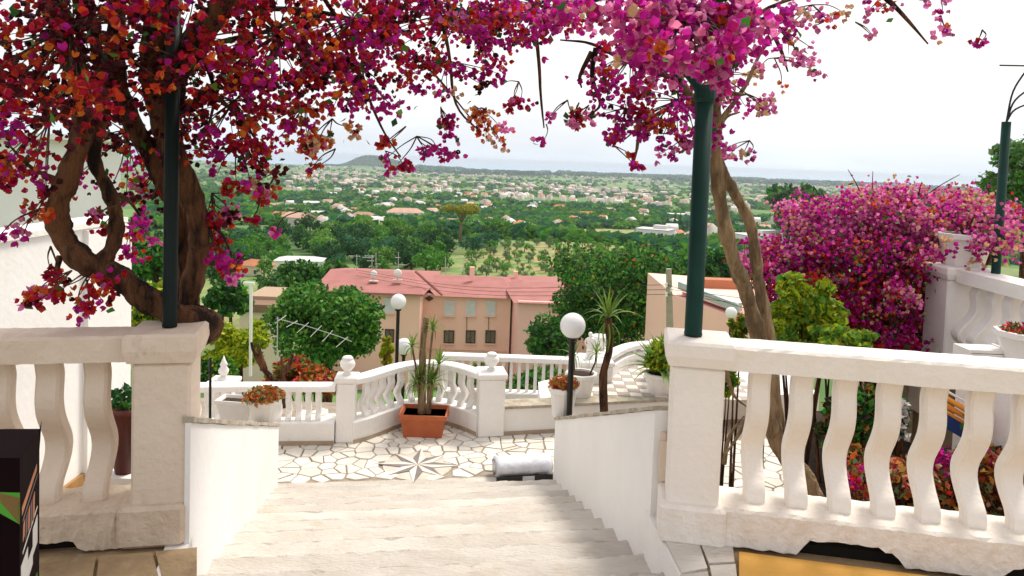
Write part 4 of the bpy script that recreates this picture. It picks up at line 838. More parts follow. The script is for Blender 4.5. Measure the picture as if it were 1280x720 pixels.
# pots at right wall end
c = at(703, 521, 7.16); c.z = at(690, 525, RW1.y).z+.025; t = thing('potted_succulent', 'white pot with orange succulent beside the lamp on the right stair wall', 'potted plant', c); pot(t, c, .145, .30, flute=.03); tuft(t, c+Vector((0, 0, .29)), .16, .12, 520, .05, [f_dry, f_red, f_olive], [.65, .2, .15])
c = at(725, 506, 8.8); c.z = UZ; t = thing('potted_yucca', 'pale pot with two small green rosettes behind the black lamp post', 'potted plant', c); pot(t, c, .19, .28); MB().tube([c+Vector((-.08, 0, .25)), c+Vector((-.1, 0, .46))], .012, 6).build('stem', bark_pale, t); MB().tube([c+Vector((.1, 0, .25)), c+Vector((.16, 0, .40)), c+Vector((.17, 0, .52))], .01, 6).build('stem', bark, t); rosette(t, c+Vector((-.1, 0, .46)), 22, .22, 3); rosette(t, c+Vector((.17, 0, .52)), 22, .22, 4)
# tall dracaena behind the right wall
base = at(755, 522, 7.6); top = at(760, 398, 7.6); t = thing('spiky_dracaena', 'slender dracaena with spiky green top on a tall curving bare stem', 'plant', Vector((base.x, 7.6, TZ)))
MB().tube(curve([(base.x, 7.6, TZ), base, at(754, 470, 7.6), at(762, 435, 7.6), top], 6), [.05]*5+[.045]*8+[.038]*12, 9, wob=.06).build('stem', bark, t, True)
rosette(t, top, 26, .36, 8, 20, 88, .85); rosette(t, top-Vector((0, 0, .02)), 9, .36, 9, -70, -25, .6)
# pot far right of terrace
c = at(824, 482, 9.0); c.z = UZ; t = thing('potted_fern', 'white pot with bright green leafy plant against the right pillar', 'potted plant', c); pot(t, c, .19, .26); rosette(t, c+Vector((0, 0, .22)), 60, .55, 14, 25, 88, 1.5); tuft(t, c+Vector((0, 0, .3)), .2, .42, 500, .09, [f_lime, f_mid, f_lime], [.5, .3, .2])
for (x, y, d, s_, l) in ((751, 425, 9.9, .12, 'white bowl on the left end of the curved terrace rail'), (829, 408, 9.7, .17, 'white bowl at the right end of the curved terrace rail')):
    c = at(x, y, d); c.z = zr2; t = thing('stone_bowl', l, 'bowl', c); MB().lathe(c, [(s_*.5, 0), (s_*.55, .02), (s_*.5, .04), (s_*.95, .13), (s_, .20), (s_*.9, .20), (s_*.8, .15)], 16).build('bowl', plaster, t, True)
# left wall end: trough and pot
zl = at(347, 533, LW1.y).z+.05
c = at(329, 531, 6.55); t = thing('potted_succulent', 'white pot with golden orange plant at the end of the left stair wall', 'potted plant', c); pot(t, c, .145, .24, flute=.03); tuft(t, c+Vector((0, 0, .23)), .19, .12, 560, .05, [f_dry, f_olive, f_red], [.65, .25, .1])
c = at(297, 522, 6.7); t = thing('planter_trough', 'long white trough next to the golden potted plant on the left wall', 'planter', c); b = MB(); R = Matrix.Rotation(-.1, 3, 'Z')
b.rings([[c+R @ Vector((x*hx, y*hy, z)) for x, y in ((-1, -1), (1, -1), (1, 1), (-1, 1))] for hx, hy, z in ((.13, .07, 0), (.16, .09, .15), (.175, .10, .15), (.175, .10, .18), (.16, .09, .18), (.15, .08, .15))]).build('trough', potm, t); MB().box(c+Vector((0, 0, .145)), (.29, .15, .02), -.1).build('soil', soil, t)
# terracotta planter
c = onz(530, 541, TZ); c.y += .0; t = thing('terracotta_planter', 'rectangular terracotta planter with rosettes round a cut bare trunk', 'planter', c); b = MB()
b.rings([[c+Vector((x*hx, y*hy, z)) for x, y in ((-1, -1), (1, -1), (1, 1), (-1, 1))] for hx, hy, z in ((.215, .15, 0), (.245, .175, .21), (.265, .195, .212), (.27, .2, .265), (.25, .18, .265), (.235, .165, .225))]).build('planter', terra, t); MB().box(c+Vector((0, 0, .215)), (.47, .33, .02)).build('soil', soil, t)
for sx in (-1, 1):
    MB().box(c+Vector((sx*.272, 0, .24)), (.012, .12, .03)).build('handle', terra, t)
cb = c+Vector((-.035, 0, .2)); d0 = c.y
MB().tube(curve([cb, at(528, 470, d0), at(529, 430, d0), at(533, 397, d0)], 5), [.045]*4+[.04]*5+[.034]*7, 10, wob=.07).build('cut_trunk', bark_pale, t, True)
for (x, y, sd_, n, L_, bx) in ((520, 480, 1, 34, .2, 524), (515, 434, 2, 26, .17, 524), (540, 480, 3, 40, .24, 534), (541, 412, 4, 28, .18, 535), (549, 455, 6, 26, .2, 536), (527, 470, 7, 14, .2, 530)):
    e_ = at(x, y, d0-.05); MB().tube(curve([c+Vector((X(bx, d0)-X(530, d0), 0, .2)), (c+e_)/2+Vector((0, 0, .1)), e_], 4), [.018]*4+[.013]*5, 6).build('stem', bark_pale, t); rosette(t, e_, n, L_*1.1, sd_, -10, 88)
# small bare tree and stake left
t = thing('garden_tree', 'small dark twisting trunks rising behind the left pot', 'tree', V3(at(348, 500, 9.0), -2.4))
for pts_ in ([(352, 500), (345, 478), (330, 462), (318, 440), (314, 428)], [(352, 505), (354, 470), (352, 445)], [(330, 462), (326, 445), (322, 430)], [(352, 470), (362, 455), (366, 442)]): MB().tube(curve([at(x, y, 9.0) for x, y in pts_], 4), [.05-.035*i/(4*(len(pts_)-1)) for i in range(4*(len(pts_)-1)+1)], 7, wob=.1).build('branch', bark, t, True)
MB().tube([V3(at(352, 502, 9.0), -2.4), at(352, 500, 9)], .055, 7).build('trunk', bark, t)
t = thing('garden_stake', 'thin black stake standing beside the far left terrace pillar', 'stake', V3(at(263, 510, 6.4), TZ)); MB().tube([V3(at(264, 510, 6.4), TZ), at(263, 447, 6.4)], .012, 7).build('stake', black_m, t)
# red shrubs
def shrub(name, label, px, py, d, rx, ry, n, size, mats, mixp, seed=0, gz=-2.6, group=None, cat='shrub', stem=True, inner=.3, thin=False):
    c = at(px, py, d); R = rx/F*d; k = ry/rx; L_ = [(x+c.x, y*.6+c.y, z*k*1.2+c.z, r*.8) for x, y, z, r in lumps(22, R, 1, seed, -.9)]
    t = thing(name, label, cat, (c.x, c.y, gz), 0, group); p, s_ = crown_leaves(L_, n, size, min(1, k*1.2), inner)
    V, Fc, mi = scatter(LEAF_V, LEAF_F, p, rrot(n), s_, im=RNG.choice(len(mats), n, p=mixp)); me = npmesh('foliage', V, Fc, mats, mi); me.transform(wm(t).inverted()); place('foliage', me, t)
    if stem:
        b = MB()
        for q in L_[::11 if thin else 2]: b.tube(curve([(c.x+(q[0]-c.x)*.3, c.y, gz), (c.x+(q[0]-c.x)*.6, c.y, (gz+q[2])/2), q[:3]], 3), [.014, .013, .012, .01, .008, .006, .003], 5)
        b.build('stem', bark, t)
    return t
shrub('red_shrub', 'red and orange leaved hedge behind the low left balustrade', 388, 467, 11, 62, 18, 6500, .085, [f_red, f_dry, f_mid, f_dark], [.45, .3, .15, .1], 50)
shrub('green_shrub', 'dark green shrub between stake and lime tree at far left', 275, 470, 12, 30, 22, 1800, .10, [f_mid, f_dark, f_lime], [.4, .4, .2], 51)
shrub('cactus_clump', 'yellow columnar shrub behind the bowed balustrade below the lamps', 484, 440, 13, 10, 22, 1400, .09, [f_lime, f_dry, f_lime], [.6, .2, .2], 52)
shrub('green_shrub', 'mixed green shrubbery seen through the flat white bars', 640, 482, 13, 95, 24, 5000, .12, [f_mid, f_olive, f_dry, f_dark], [.35, .3, .1, .25], 53, -5)
# ------------------------------------------------------------------ white house wall at left
hx = -3.92; t = thing('garden_wall', 'tall plain white wall at the far left, behind the cream balustrade', 'wall', (hx, 7.5, TZ))
MB().prism([(hx-.3, 2.0), (hx, 2.0), (hx, 7.45), (hx-.3, 7.45)], -1.8, .88).build('wall', plaster_wall, t)
MB().prism([(hx-.34, 1.98), (hx+.03, 1.98), (hx+.03, 7.48), (hx-.34, 7.48)], .88, .93).build('coping', plaster, t)
MB().prism([(hx-.3, 6.75), (hx+.05, 6.75), (hx+.05, 7.52), (hx-.3, 7.52)], -1.8, .86).build('pilaster', plaster_wall, t)
MB().prism([(hx, 3.2), (hx+.03, 3.2), (hx+.03, 6.74), (hx, 6.74)], TZ-.1, TZ+.09).build('skirting', mat('wood_skirting', (.40, .22, .08), (.3, .16, .06), 8), t)
t = thing('white_house', 'tall pale house wall rising behind the white garden wall at far left', 'house', (X(60, 12), 12, -3)); MB().prism([(-18, 12), (X(150, 12), 12), (X(146, 18), 18), (-18, 18)], -5, at(80, 175, 12).z).build('wall', plaster_wall, t)
MB().prism([(-18.2, 11.8), (X(151, 11.8), 11.8), (X(147, 18.2), 18.2), (-18.2, 18.2)], at(80, 175, 12).z, at(80, 168, 12).z).build('coping', plaster, t)
c = V3(at(168, 590, 4.9), TZ); c = Vector((X(158, 4.9), 4.9, at(160, 590, 4.9).z)); t = thing('potted_shrub', 'tall dark red pot with a leafy plant just behind the left pillar', 'potted plant', c)
MB().lathe(c, [(.06, 0), (.13, .40), (.14, .41), (.14, .46), (.12, .46)], 16).build('pot', mat('maroon_pot', (.12, .03, .02), rough=.4), t, True)
tuft(t, c+Vector((0, 0, .45)), .14, .14, 160, .07, [f_dark, f_mid], [.7, .3]); MB().box((c.x, c.y, (TZ+c.z)/2), (.2, .2, c.z-TZ)).build('stand', plaster, t)
# ------------------------------------------------------------------ raised terrace at right with its balustrade, pots and post
rx = 3.50; t = thing('upper_balustrade', 'tall white balustrade with square pillar at the right, below the pots', 'balustrade', (rx, 5.9, .1))
pillar(t, Vector((rx+.12, 5.95, 0)), .32, 0, .12, .93, .03, caph=.10); MB().cbox((rx+.12, 5.95, -.1), (.44, .44, .44), .02).build('pillar_base', plaster_warm, t)
MB().prism([(rx, 2.5), (rx+.25, 2.5), (rx+.25, 5.78), (rx, 5.78)], .10, .24).build('plinth', plaster, t)
MB().prism([(rx-.0, 2.5), (rx+.24, 2.5), (rx+.24, 5.76), (rx-.0, 5.76)], .82, .92).build('rail', plaster, t)
ub = bal_mesh('baluster', .11, .085, .58, plaster, .14); T = wm(t).inverted()
for k in range(15): place('baluster', ub, t, T @ Vector((rx+.14, 5.66-k*.19, .24)), math.pi/2)
MB().prism([(rx+.3, -2), (9, -2), (9, 7.5), (rx-.05, 7.5), (rx-.05, 6.15), (rx+.3, 6.15)], -1.6, .12).build('upper_right_terrace', stone_floor, kind='structure')
MB().prism([(rx-.02, 2.4), (rx+.3, 2.4), (rx+.3, 6.15), (rx-.02, 6.15)], -1.6, .095).build('retaining_wall', mat('olive_plaster', (.30, .22, .12), (.2, .15, .08), 3, .9, .6, 20), label='olive brown retaining wall beneath the upper white balustrade', cat='wall')
c = Vector((rx+.17, 5.95, .93)); t = thing('bougainvillea_pot', 'fluted white pot on the upper right pillar with pink bougainvillea', 'pot', c); pot(t, c, .21, .26, flute=.06, n=20)
cpot = c
c = at(1278, 452, 4.5); t = thing('potted_succulent', 'angular white planter with dark red plant at the right picture edge', 'potted plant', c); MB().lathe(c, [(.10, 0), (.15, .15), (.165, .155), (.165, .19), (.14, .19), (.13, .15)], 8).build('pot', potm, t); tuft(t, c+Vector((0, 0, .17)), .15, .07, 260, .04, [b_crim, f_dark, f_dry], [.5, .3, .2])
MB().box((c.x, c.y, (c.z-1.6)/2), (.36, .36, c.z+1.6)).build('planter_pedestal', plaster, label='white masonry pedestal under the angular planter at the right edge', cat='pedestal')
# louvred grey-white stack left of the planter
t = thing('white_crate', 'white slatted crate standing behind the right rail near the planter', 'crate', at(1228, 470, 4.6))
for k in range(5): MB().box(at(1226, 436+k*5, 4.6), (.24, .16, .02)).build('slat', potm, t)
for sx in (-1, 1): MB().box(at(1226+sx*24, 450, 4.6), (.015, .17, .17)).build('side', potm, t)
MB().box(at(1226, 446, 4.6)-Vector((0, 0, .9)), (.2, .14, 1.6)).build('support', plaster, t)
# teal / green posts
def post(px, pyb, pyt, d, r, zb, label, arms=False, pxt=None, pm_=None):
    B = at(px, pyb, d); B.z = zb; Tp = at(pxt or px, pyt, d); t = thing('pergola_post', label, 'post', B); Tz = Tp.z
    MB().lathe(B, [(r, 0), (r*1.05, .01), (r, .02), (r, Tz-zb)], 14).build('shaft', pm_ or post_m, t, True); return t, B, Tz
t, B, Tz = post(866, 424, 120, 3.42, .041, .862, 'teal green post standing on the right pillar under the magenta blossom')
c = Vector((B.x, B.y, Tz)); MB().lathe(c-Vector((0, 0, .03)), [(.042, 0), (.05, .02), (.05, .06), (.042, .08)], 14).build('collar', post_m, t)
for dx in (-1, 1): MB().tube(curve([c-Vector((0, 0, .02)), c+Vector((dx*.04, 0, .05)), c+Vector((dx*.10, .02, .13)), c+Vector((dx*.17, .04, .22))], 4), .022, 8).build('bracket', post_m, t, True)
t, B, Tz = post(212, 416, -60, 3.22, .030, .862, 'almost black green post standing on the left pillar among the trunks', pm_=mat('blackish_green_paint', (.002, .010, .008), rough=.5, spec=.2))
t, B, Tz = post(1246, 322, 152, 5.6, .032, .12, 'last green post at the right edge with curved wire arms', pxt=1250)
c = Vector((B.x, B.y, Tz))
for k, (dx, dz) in enumerate(((.14, .42), (.22, .30), (.26, .18))): MB().tube(curve([c, c+Vector((dx*.25, 0, dz*.55)), c+Vector((dx, 0, dz))], 5), .007, 6).build('wire_arm', black_m, t)
MB().tube([c+Vector((-.08, 0, .42)), c+Vector((.5, 0, .43))], .006, 6).build('wire_arm', black_m, t); MB().tube([c+Vector((.1, 0, .62)), c+Vector((.5, 0, .63))], .005, 6).build('wire_arm', black_m, t)
# ------------------------------------------------------------------ garden bed behind the right balustrade
MB().prism([(1.50, 3.66), (3.48, 3.4), (3.48, 6.9), (2.85, 6.9)], -1.6, -.62).build('garden_bed', soil, kind='structure')
shrub('dry_shrub', 'rusty orange dry plants seen through the right balusters', 1160, 600, 4.4, 135, 48, 5200, .055, [f_dry, f_olive, f_red, b_cream, soil], [.38, .14, .18, .1, .2], 60, -.65)
shrub('dry_shrub', 'pinkish orange dry plants low behind the balusters at the right edge', 1262, 620, 4.2, 60, 70, 2200, .05, [f_dry, b_mag, f_red, b_cream], [.5, .15, .2, .15], 61, -.65)
shrub('dark_shrub', 'dark green leafy shrub behind the middle of the right balustrade', 1075, 530, 5.0, 62, 62, 2600, .08, [f_dark, f_mid, f_dry, soil], [.4, .25, .15, .2], 62, -1.0)
shrub('white_leaved_plant', 'white variegated plant glimpsed between two right balusters', 1128, 522, 4.9, 22, 26, 420, .06, [potm, f_dark], [.7, .3], 63, -.65)
# orange and blue folded lounger
t = thing('folded_lounger', 'folded orange and blue sun lounger leaning behind the right balusters', 'lounger', at(1215, 560, 4.7)); om = mat('orange_plastic', (.75, .28, .03), rough=.5); bm2 = mat('blue_fabric', (.02, .05, .18), rough=.7)
a0, a1 = at(1170, 490, 4.5), at(1262, 545, 4.5); dv = (a1-a0)
for k in range(3): q = Vector((0, .03*k, -.045*k)); MB().tube([a0+q, a1+q], .016, 8).build('frame_bar', om, t, True)
R = Matrix.Rotation(-math.atan2(-dv.z, dv.x)*-1, 3, 'Y'); MB().box((a0+a1)/2+Vector((0, .05, -.14)), (dv.length, .03, .08), R=R).build('fabric', bm2, t)
MB().tube([a0+Vector((.02, 0, .03)), a1+Vector((.02, 0, .05))], .008, 6).build('rim', white_w, t)
for q in (a0, a1): MB().tube([q, q+Vector((.02, .1, -1.2))], .015, 8).build('leg', om, t)
# black stake under the right balustrade trunks
t = thing('garden_stake', 'black metal stake seen between the first right balusters', 'stake', at(953, 600, 5.2)); MB().tube([V3(at(953, 610, 5.2), TZ), at(955, 500, 5.2)], .014, 7).build('stake', black_m, t)
# ------------------------------------------------------------------ black printed box lower left
t = thing('printed_box', 'black cardboard box with green corner and white print, lower left corner', 'box', at(15, 800, 2.1))
p0 = at(25, 572, 2.12); p1 = at(47, 571, 2.32); pz0 = p0.z; u = V3(p1)-V3(p0); L = u.length; u.normalize(); fl_ = Vector((-1, -.12, 0)).normalized()
A, B_, C_, D_ = V3(p0), V3(p0)+u*.24, V3(p0)+u*.24+fl_*.4, V3(p0)+fl_*.4; card = mat('black_card', (.006, .002, .003), (.009, .003, .004), rough=.7, spec=.05); MB().prism([tuple(q.to_2d()) for q in (D_, A, B_, C_)], -.07, pz0).build('carton', card, t)
nrm = Vector((u.y, -u.x, 0))
def face(pa, ud, nd, pts, m, name='print'):
    b = MB(); v0 = [pa+ud*x+Vector((0, 0, z)) for x, z in pts]; n = len(v0); b.add([v+nd*.0012 for v in v0]+[v+nd*.0002 for v in v0], [tuple(range(n)), tuple(range(2*n-1, n-1, -1))]+[(i, n+i, n+(i+1) % n, (i+1) % n) for i in range(n)]); b.build(name, m, t)
gr_ = mat('green_print', (.07, .30, .03)); wh_ = mat('white_print', (.62, .60, .56)); tn_ = mat('tan_print', (.45, .2, .1)); gy_ = mat('grey_print', (.15, .11, .12))
T0 = V3(p0, pz0); fn = Vector((-fl_.y, fl_.x, 0)); fn = -fn if fn.y > 0 else fn
face(T0, u, nrm, [(.02, -.16), (.2, -.10), (.2, -.12), (.02, -.185)], tn_); face(T0, u, nrm, [(.03, -.20), (.21, -.135), (.21, -.142), (.03, -.21)], gy_)
for k in range(5): face(T0, u, nrm, [(.03+.03*k, -.27-.01*(k % 2)), (.05+.03*k, -.26), (.055+.03*k, -.21+.008*k), (.035+.03*k, -.22+.008*k)], gy_ if k % 2 else tn_)
face(T0, u, nrm, [(.03, -.30), (.21, -.24), (.21, -.247), (.03, -.308)], wh_)
face(T0, u, nrm, [(.01, -.335), (.09, -.315), (.09, -.36), (.15, -.345), (.15, -.29), (.21, -.27), (.21, -.36), (.15, -.375), (.15, -.40), (.09, -.42), (.09, -.45), (.01, -.475)], wh_, 'white_label')
face(T0, u, nrm, [(.10, -.50), (.21, -.46), (.21, -.56), (.02, -.56)], gr_); face(T0, -fl_*-1, fn, [(.0, -.12), (.07, -.10), (.07, -.11), (0, -.20)], tn_); face(T0, fl_, fn, [(.0, -.105), (.0, -.20), (.11, -.13), (.11, -.10)], gr_)
MB().add([V3(B_, pz0), V3(B_, pz0)+u*.03+Vector((0, 0, .02)), V3(B_, pz0-.07), V3(B_, pz0)+nrm*.002], [(0, 1, 2), (3, 2, 1)]).build('flap', card, t)
# ------------------------------------------------------------------ bougainvillea
BM = [b_dark, b_crim, b_mag, b_or, b_pink, b_cream, f_mid, f_dark]
flower_me = [npmesh('flower', BR_V, BR_F, BM[k], smooth=True) for k in range(6)]
def blossoms(t, blobs, size=.042, named=300, leafshare=.08, name='blossom', twig=True, cmul=1, fmul=1, smul=1, lift=.35):
    """blobs: (px, py, rx, ry, near, far, clusters, flowers per cluster, spread, palette weights for the six bract colours)"""
    P = []; MI = []; tw = MB(); T = np.array(wm(t).inverted())
    for bl in blobs:
        if len(bl) == 11: anchor = bl[10]
        else: anchor = None
        px_, py_, rx_, ry_, d0, d1, nc, nf, spd, pal = bl[:10]; nc = max(1, round(nc*cmul)); nf *= fmul; spd *= smul; pal = np.array(pal, float); pal /= pal.sum(); cs = []
        while len(cs) < nc:
            x, y = random.uniform(-1, 1), random.uniform(-1, 1)
            if x*x+y*y > 1: continue
            cs.append(at(px_+x*rx_, py_+y*ry_, random.uniform(d0, d1)))
        for c in cs:
            n = max(2, int(nf*random.uniform(.5, 1.5))); el = np.array([random.uniform(.6, 1.5), random.uniform(.6, 1.5), random.uniform(.5, 1.2)])
            P.append(np.array(c)+RNG.normal(size=(n, 3))*spd*.5*el); main = RNG.choice(6, p=pal); MI.append(np.where(RNG.random(n) < .68, main, RNG.choice(6, n, p=pal)))
        if twig:
            A = anchor or (sum(cs, Vector())/len(cs)+Vector((random.uniform(-.1, .1), .1, lift)))
            for c in cs:
                m_ = (A+c)/2+Vector((random.uniform(-.02, .02), random.uniform(-.02, .02), random.uniform(-.01, .02))); tw.tube(curve([A, m_, c], 4), [.0045, .004, .004, .0035, .003, .003, .0025, .002, .0015], 4)
    P = np.concatenate(P); MI = np.concatenate(MI); n = len(P); R = rrot(n); sc = size*RNG.uniform(.7, 1.25, n)*np.where((P[:, 1] < 3.1) & (P[:, 0] > .2), 1.1, 1)
    nl = int(n*leafshare); li = RNG.choice(n, nl, replace=False)
    order = np.argsort(np.linalg.norm(P-np.array([0, 0, CAMZ]), axis=1)/sc); vis = []
    for i in order:
        q = P[i]; ok = cam_sees(q)
        if ok: vis.append(i)
        if len(vis) >= named: break
    vis = np.array(vis, int); keep = np.ones(n, bool); keep[vis] = False
    for i in vis: place('flower', flower_me[MI[i]], t, Vector((T @ np.append(P[i], 1))[:3]), Matrix(R[i].tolist()), sc[i])
    V, Fc, mi = scatter(BR_V, BR_F, P[keep], R[keep], sc[keep], im=MI[keep]); me = npmesh(name, V, Fc, BM, mi, smooth=True); me.transform(wm(t).inverted()); tag(place(name, me, t), kind='stuff')
    if nl:
        V, Fc, mi = scatter(LEAF_V*np.array([1.2, 1, 1]), LEAF_F, P[li]+RNG.normal(size=(nl, 3))*.03, rrot(nl), size*1.5*RNG.uniform(.6, 1.2, nl), im=RNG.choice(2, nl)); me = npmesh('green_leaves', V, Fc, [f_mid, f_dark], mi); me.transform(wm(t).inverted()); tag(place('green_leaves', me, t), kind='stuff')
    if twig: o = tw.build('twigs', bark, t); tag(o, kind='stuff')
    print('flowers', t['label'][:30], n)
CRi = np.array(CR.transposed())
def cam_sees(q):
    v = CRi @ (np.array(q)-np.array([0, 0, CAMZ])); 
    if v[2] >= -.1: return False
    x = 640+F*v[0]/-v[2]; y = 360-F*(v[1]/-v[2]-SHIFT*1280/F); return 0 < x < 1280 and 0 < y < 720
def limb(t, pts, r0, r1, m=bark, name='trunk', n=6, sides=10, wob=.09):
    if r0 > .025: n, sides, wob = 14, 20, .10
    c = curve([at(*p) for p in pts], n); k = len(c); MB().tube(c, [(r0+(r1-r0)*i/(k-1))*(1+(.09*math.sin(i*.37)+.06*math.sin(i*.83+2) if r0 > .025 else 0)) for i in range(k)], sides, wob=wob, ridge=.10 if r0 > .025 else 0).build(name, m, t, True)
# pal: maroon, crimson, magenta, orange, pink, cream
DK = (.42, .42, .07, .09, 0, 0); CRM = (.14, .50, .18, .16, .02, 0); MIXC = (.08, .28, .44, .14, .05, .01); MG = (.03, .12, .6, .1, .13, .02); ORG = (.02, .25, .08, .5, .05, .1); PK = (0, .0, .34, .02, .52, .12); PALE = (0, .02, .2, .1, .45, .23); NEARM = (0, .01, .55, .04, .37, .03)
root = at(262, 408, 3.5)
t = thing('bougainvillea', 'old bougainvillea with looping trunks and dark crimson blossom over the left side', 'bougainvillea', (root.x, root.y, TZ))
limb(t, [(215, 480, 3.6), (236, 432, 3.55), (264, 404, 3.45), (222, 396, 3.35), (180, 372, 3.3), (148, 346, 3.25), (110, 330, 3.2), (80, 300, 3.2), (72, 262, 3.2), (88, 215, 3.2), (104, 160, 3.2), (98, 100, 3.15), (75, 40, 3.1), (60, -40, 3.1)], .062, .036)
limb(t, [(122, 336, 3.22), (141, 306, 3.25), (144, 268, 3.3), (134, 235, 3.3), (118, 195, 3.3), (130, 130, 3.3), (120, 60, 3.3), (100, -30, 3.2)], .034, .022)
limb(t, [(262, 405, 3.55), (238, 380, 3.6), (246, 330, 3.6), (250, 285, 3.55), (236, 235, 3.5), (214, 180, 3.45), (196, 120, 3.4), (190, 60, 3.3), (215, -30, 3.2)], .046, .056)
limb(t, [(236, 395, 3.65), (228, 330, 3.7), (222, 270, 3.65), (200, 220, 3.6), (165, 150, 3.5), (145, 80, 3.4), (150, -30, 3.3)], .045, .035)
limb(t, [(205, 150, 3.42), (225, 85, 3.35), (262, 30, 3.2), (300, -40, 3.1)], .06, .04)
limb(t, [(195, 110, 3.4), (240, 40, 3.5), (300, 5, 3.6), (400, -35, 3.7)], .035, .02, name='branch')
for pts_ in ([(240, 60, 3.4), (330, 40, 3.6), (400, 20, 3.8), (430, 60, 3.9), (465, 95, 4)], [(300, 10, 3.6), (400, 15, 3.9), (480, 40, 4), (540, 90, 4.1), (590, 150, 4.2)], [(200, 160, 3.4), (260, 120, 3.4), (300, 150, 3.5), (340, 200, 3.5)], [(140, 90, 3.3), (80, 60, 3.1), (20, 70, 3), (-20, 90, 3)],
             [(245, 270, 3.55), (275, 290, 3.6), (290, 320, 3.6)], [(85, 230, 3.2), (40, 210, 3.1), (10, 180, 3)], [(135, 240, 3.3), (160, 250, 3.4), (175, 270, 3.5)], [(75, 320, 3.2), (70, 350, 3.2), (80, 380, 3.2)], [(400, -10, 3.8), (430, 40, 3.9), (460, 120, 3.9), (480, 165, 3.9), (500, 195, 4)], [(540, -20, 4), (560, 60, 4), (570, 130, 4.1), (600, 165, 4.1)], [(660, -20, 4), (672, 60, 4), (676, 120, 4), (680, 160, 4)], [(215, 130, 3.4), (205, 200, 3.3), (190, 250, 3.3)], [(250, 60, 3.3), (268, 120, 3.4), (250, 190, 3.4)]):
    limb(t, pts_, .014, .004, name='branch', n=5, sides=6)
blossoms(t, [
    (90, 60, 130, 90, 2.3, 3.6, 120, 14, .20, DK), (210, 70, 120, 110, 3.0, 4.0, 95, 13, .20, DK), (40, 180, 70, 70, 2.8, 3.8, 34, 11, .15, CRM), (150, 190, 80, 70, 3.4, 4.0, 46, 12, .17, DK),
    (320, 60, 90, 80, 2.8, 4.0, 90, 13, .17, CRM), (290, 150, 70, 60, 3.1, 4.0, 44, 12, .15, CRM), (345, 160, 60, 40, 3.2, 4.0, 26, 10, .14, ORG), (300, 215, 45, 35, 3.2, 3.8, 18, 10, .12, CRM),
    (440, 50, 90, 60, 3.0, 4.3, 84, 13, .17, CRM), (430, 110, 80, 40, 3.3, 4.3, 40, 11, .14, MIXC), (560, 40, 100, 50, 3.2, 4.6, 82, 13, .16, MIXC), (560, 100, 70, 30, 3.5, 4.5, 26, 10, .13, MIXC),
    (650, 25, 80, 36, 3.2, 4.6, 56, 12, .15, MIXC), (610, 140, 35, 30, 3.8, 4.4, 13, 9, .11, ORG), (560, 160, 30, 20, 3.8, 4.2, 7, 9, .10, MG), (640, 110, 25, 25, 3.9, 4.3, 8, 8, .1, MG),
    (520, 195, 45, 12, 3.8, 4.2, 12, 10, .09, MG), (495, 212, 16, 8, 3.8, 4.0, 4, 8, .06, MG), (470, 178, 20, 8, 3.9, 4.1, 4, 7, .08, ORG), (420, 170, 30, 18, 3.6, 4.0, 8, 9, .11, ORG), (405, 185, 22, 10, 3.6, 4.0, 5, 7, .09, MG),
    (620, 180, 20, 10, 3.9, 4.2, 4, 7, .08, ORG), (683, 176, 8, 5, 4, 4.1, 2, 9, .05, (0, .3, .1, .3, .3, 0)), (690, 150, 40, 6, 3.9, 4.1, 6, 6, .06, PALE), (720, 150, 14, 6, 3.9, 4.1, 3, 7, .06, ORG),
    (100, 365, 38, 30, 3.0, 3.4, 16, 10, .11, CRM), (45, 380, 14, 22, 2.9, 3.2, 6, 7, .07, CRM), (60, 345, 16, 10, 3, 3.3, 4, 7, .07, ORG), (115, 385, 12, 10, 3, 3.2, 4, 9, .07, MG), (20, 290, 30, 8, 2.9, 3.2, 5, 6, .07, MG),
    (170, 295, 24, 34, 3.6, 4.0, 15, 10, .10, MG), (165, 240, 22, 18, 3.5, 3.9, 8, 9, .1, ORG), (40, 250, 30, 24, 2.9, 3.4, 9, 8, .1, ORG), (20, 220, 22, 14, 2.9, 3.4, 6, 8, .1, CRM), (110, 280, 25, 30, 3.1, 3.5, 6, 7, .08, CRM),
    (275, 255, 22, 32, 3.5, 3.9, 15, 10, .10, (.1, .45, .2, .2, .05, 0)), (275, 318, 24, 26, 3.5, 3.8, 17, 11, .09, (.02, .3, .55, .1, .03, 0)), (300, 350, 10, 6, 3.5, 3.7, 3, 7, .05, MG), (325, 235, 20, 12, 3.4, 3.8, 6, 9, .09, ORG), (318, 275, 12, 6, 3.5, 3.6, 2, 6, .05, MG), (345, 290, 7, 5, 3.6, 3.7, 1, 7, .04, MG), (392, 215, 10, 8, 3.6, 3.8, 3, 8, .05, ORG),
    (300, -90, 420, 60, 2.0, 3.8, 150, 12, .24, DK), (250, -230, 520, 130, 2.0, 5.2, 160, 22, .34, DK), (600, -160, 300, 80, 3.4, 5.2, 90, 16, .3, DK), (100, -480, 600, 150, 1.6, 3.6, 150, 22, .34, DK)], .030, 300, .06, cmul=.55, fmul=1.35, smul=.46, lift=.1)  # unseen blossom above the frame, added to shade the canopy and left balustrade
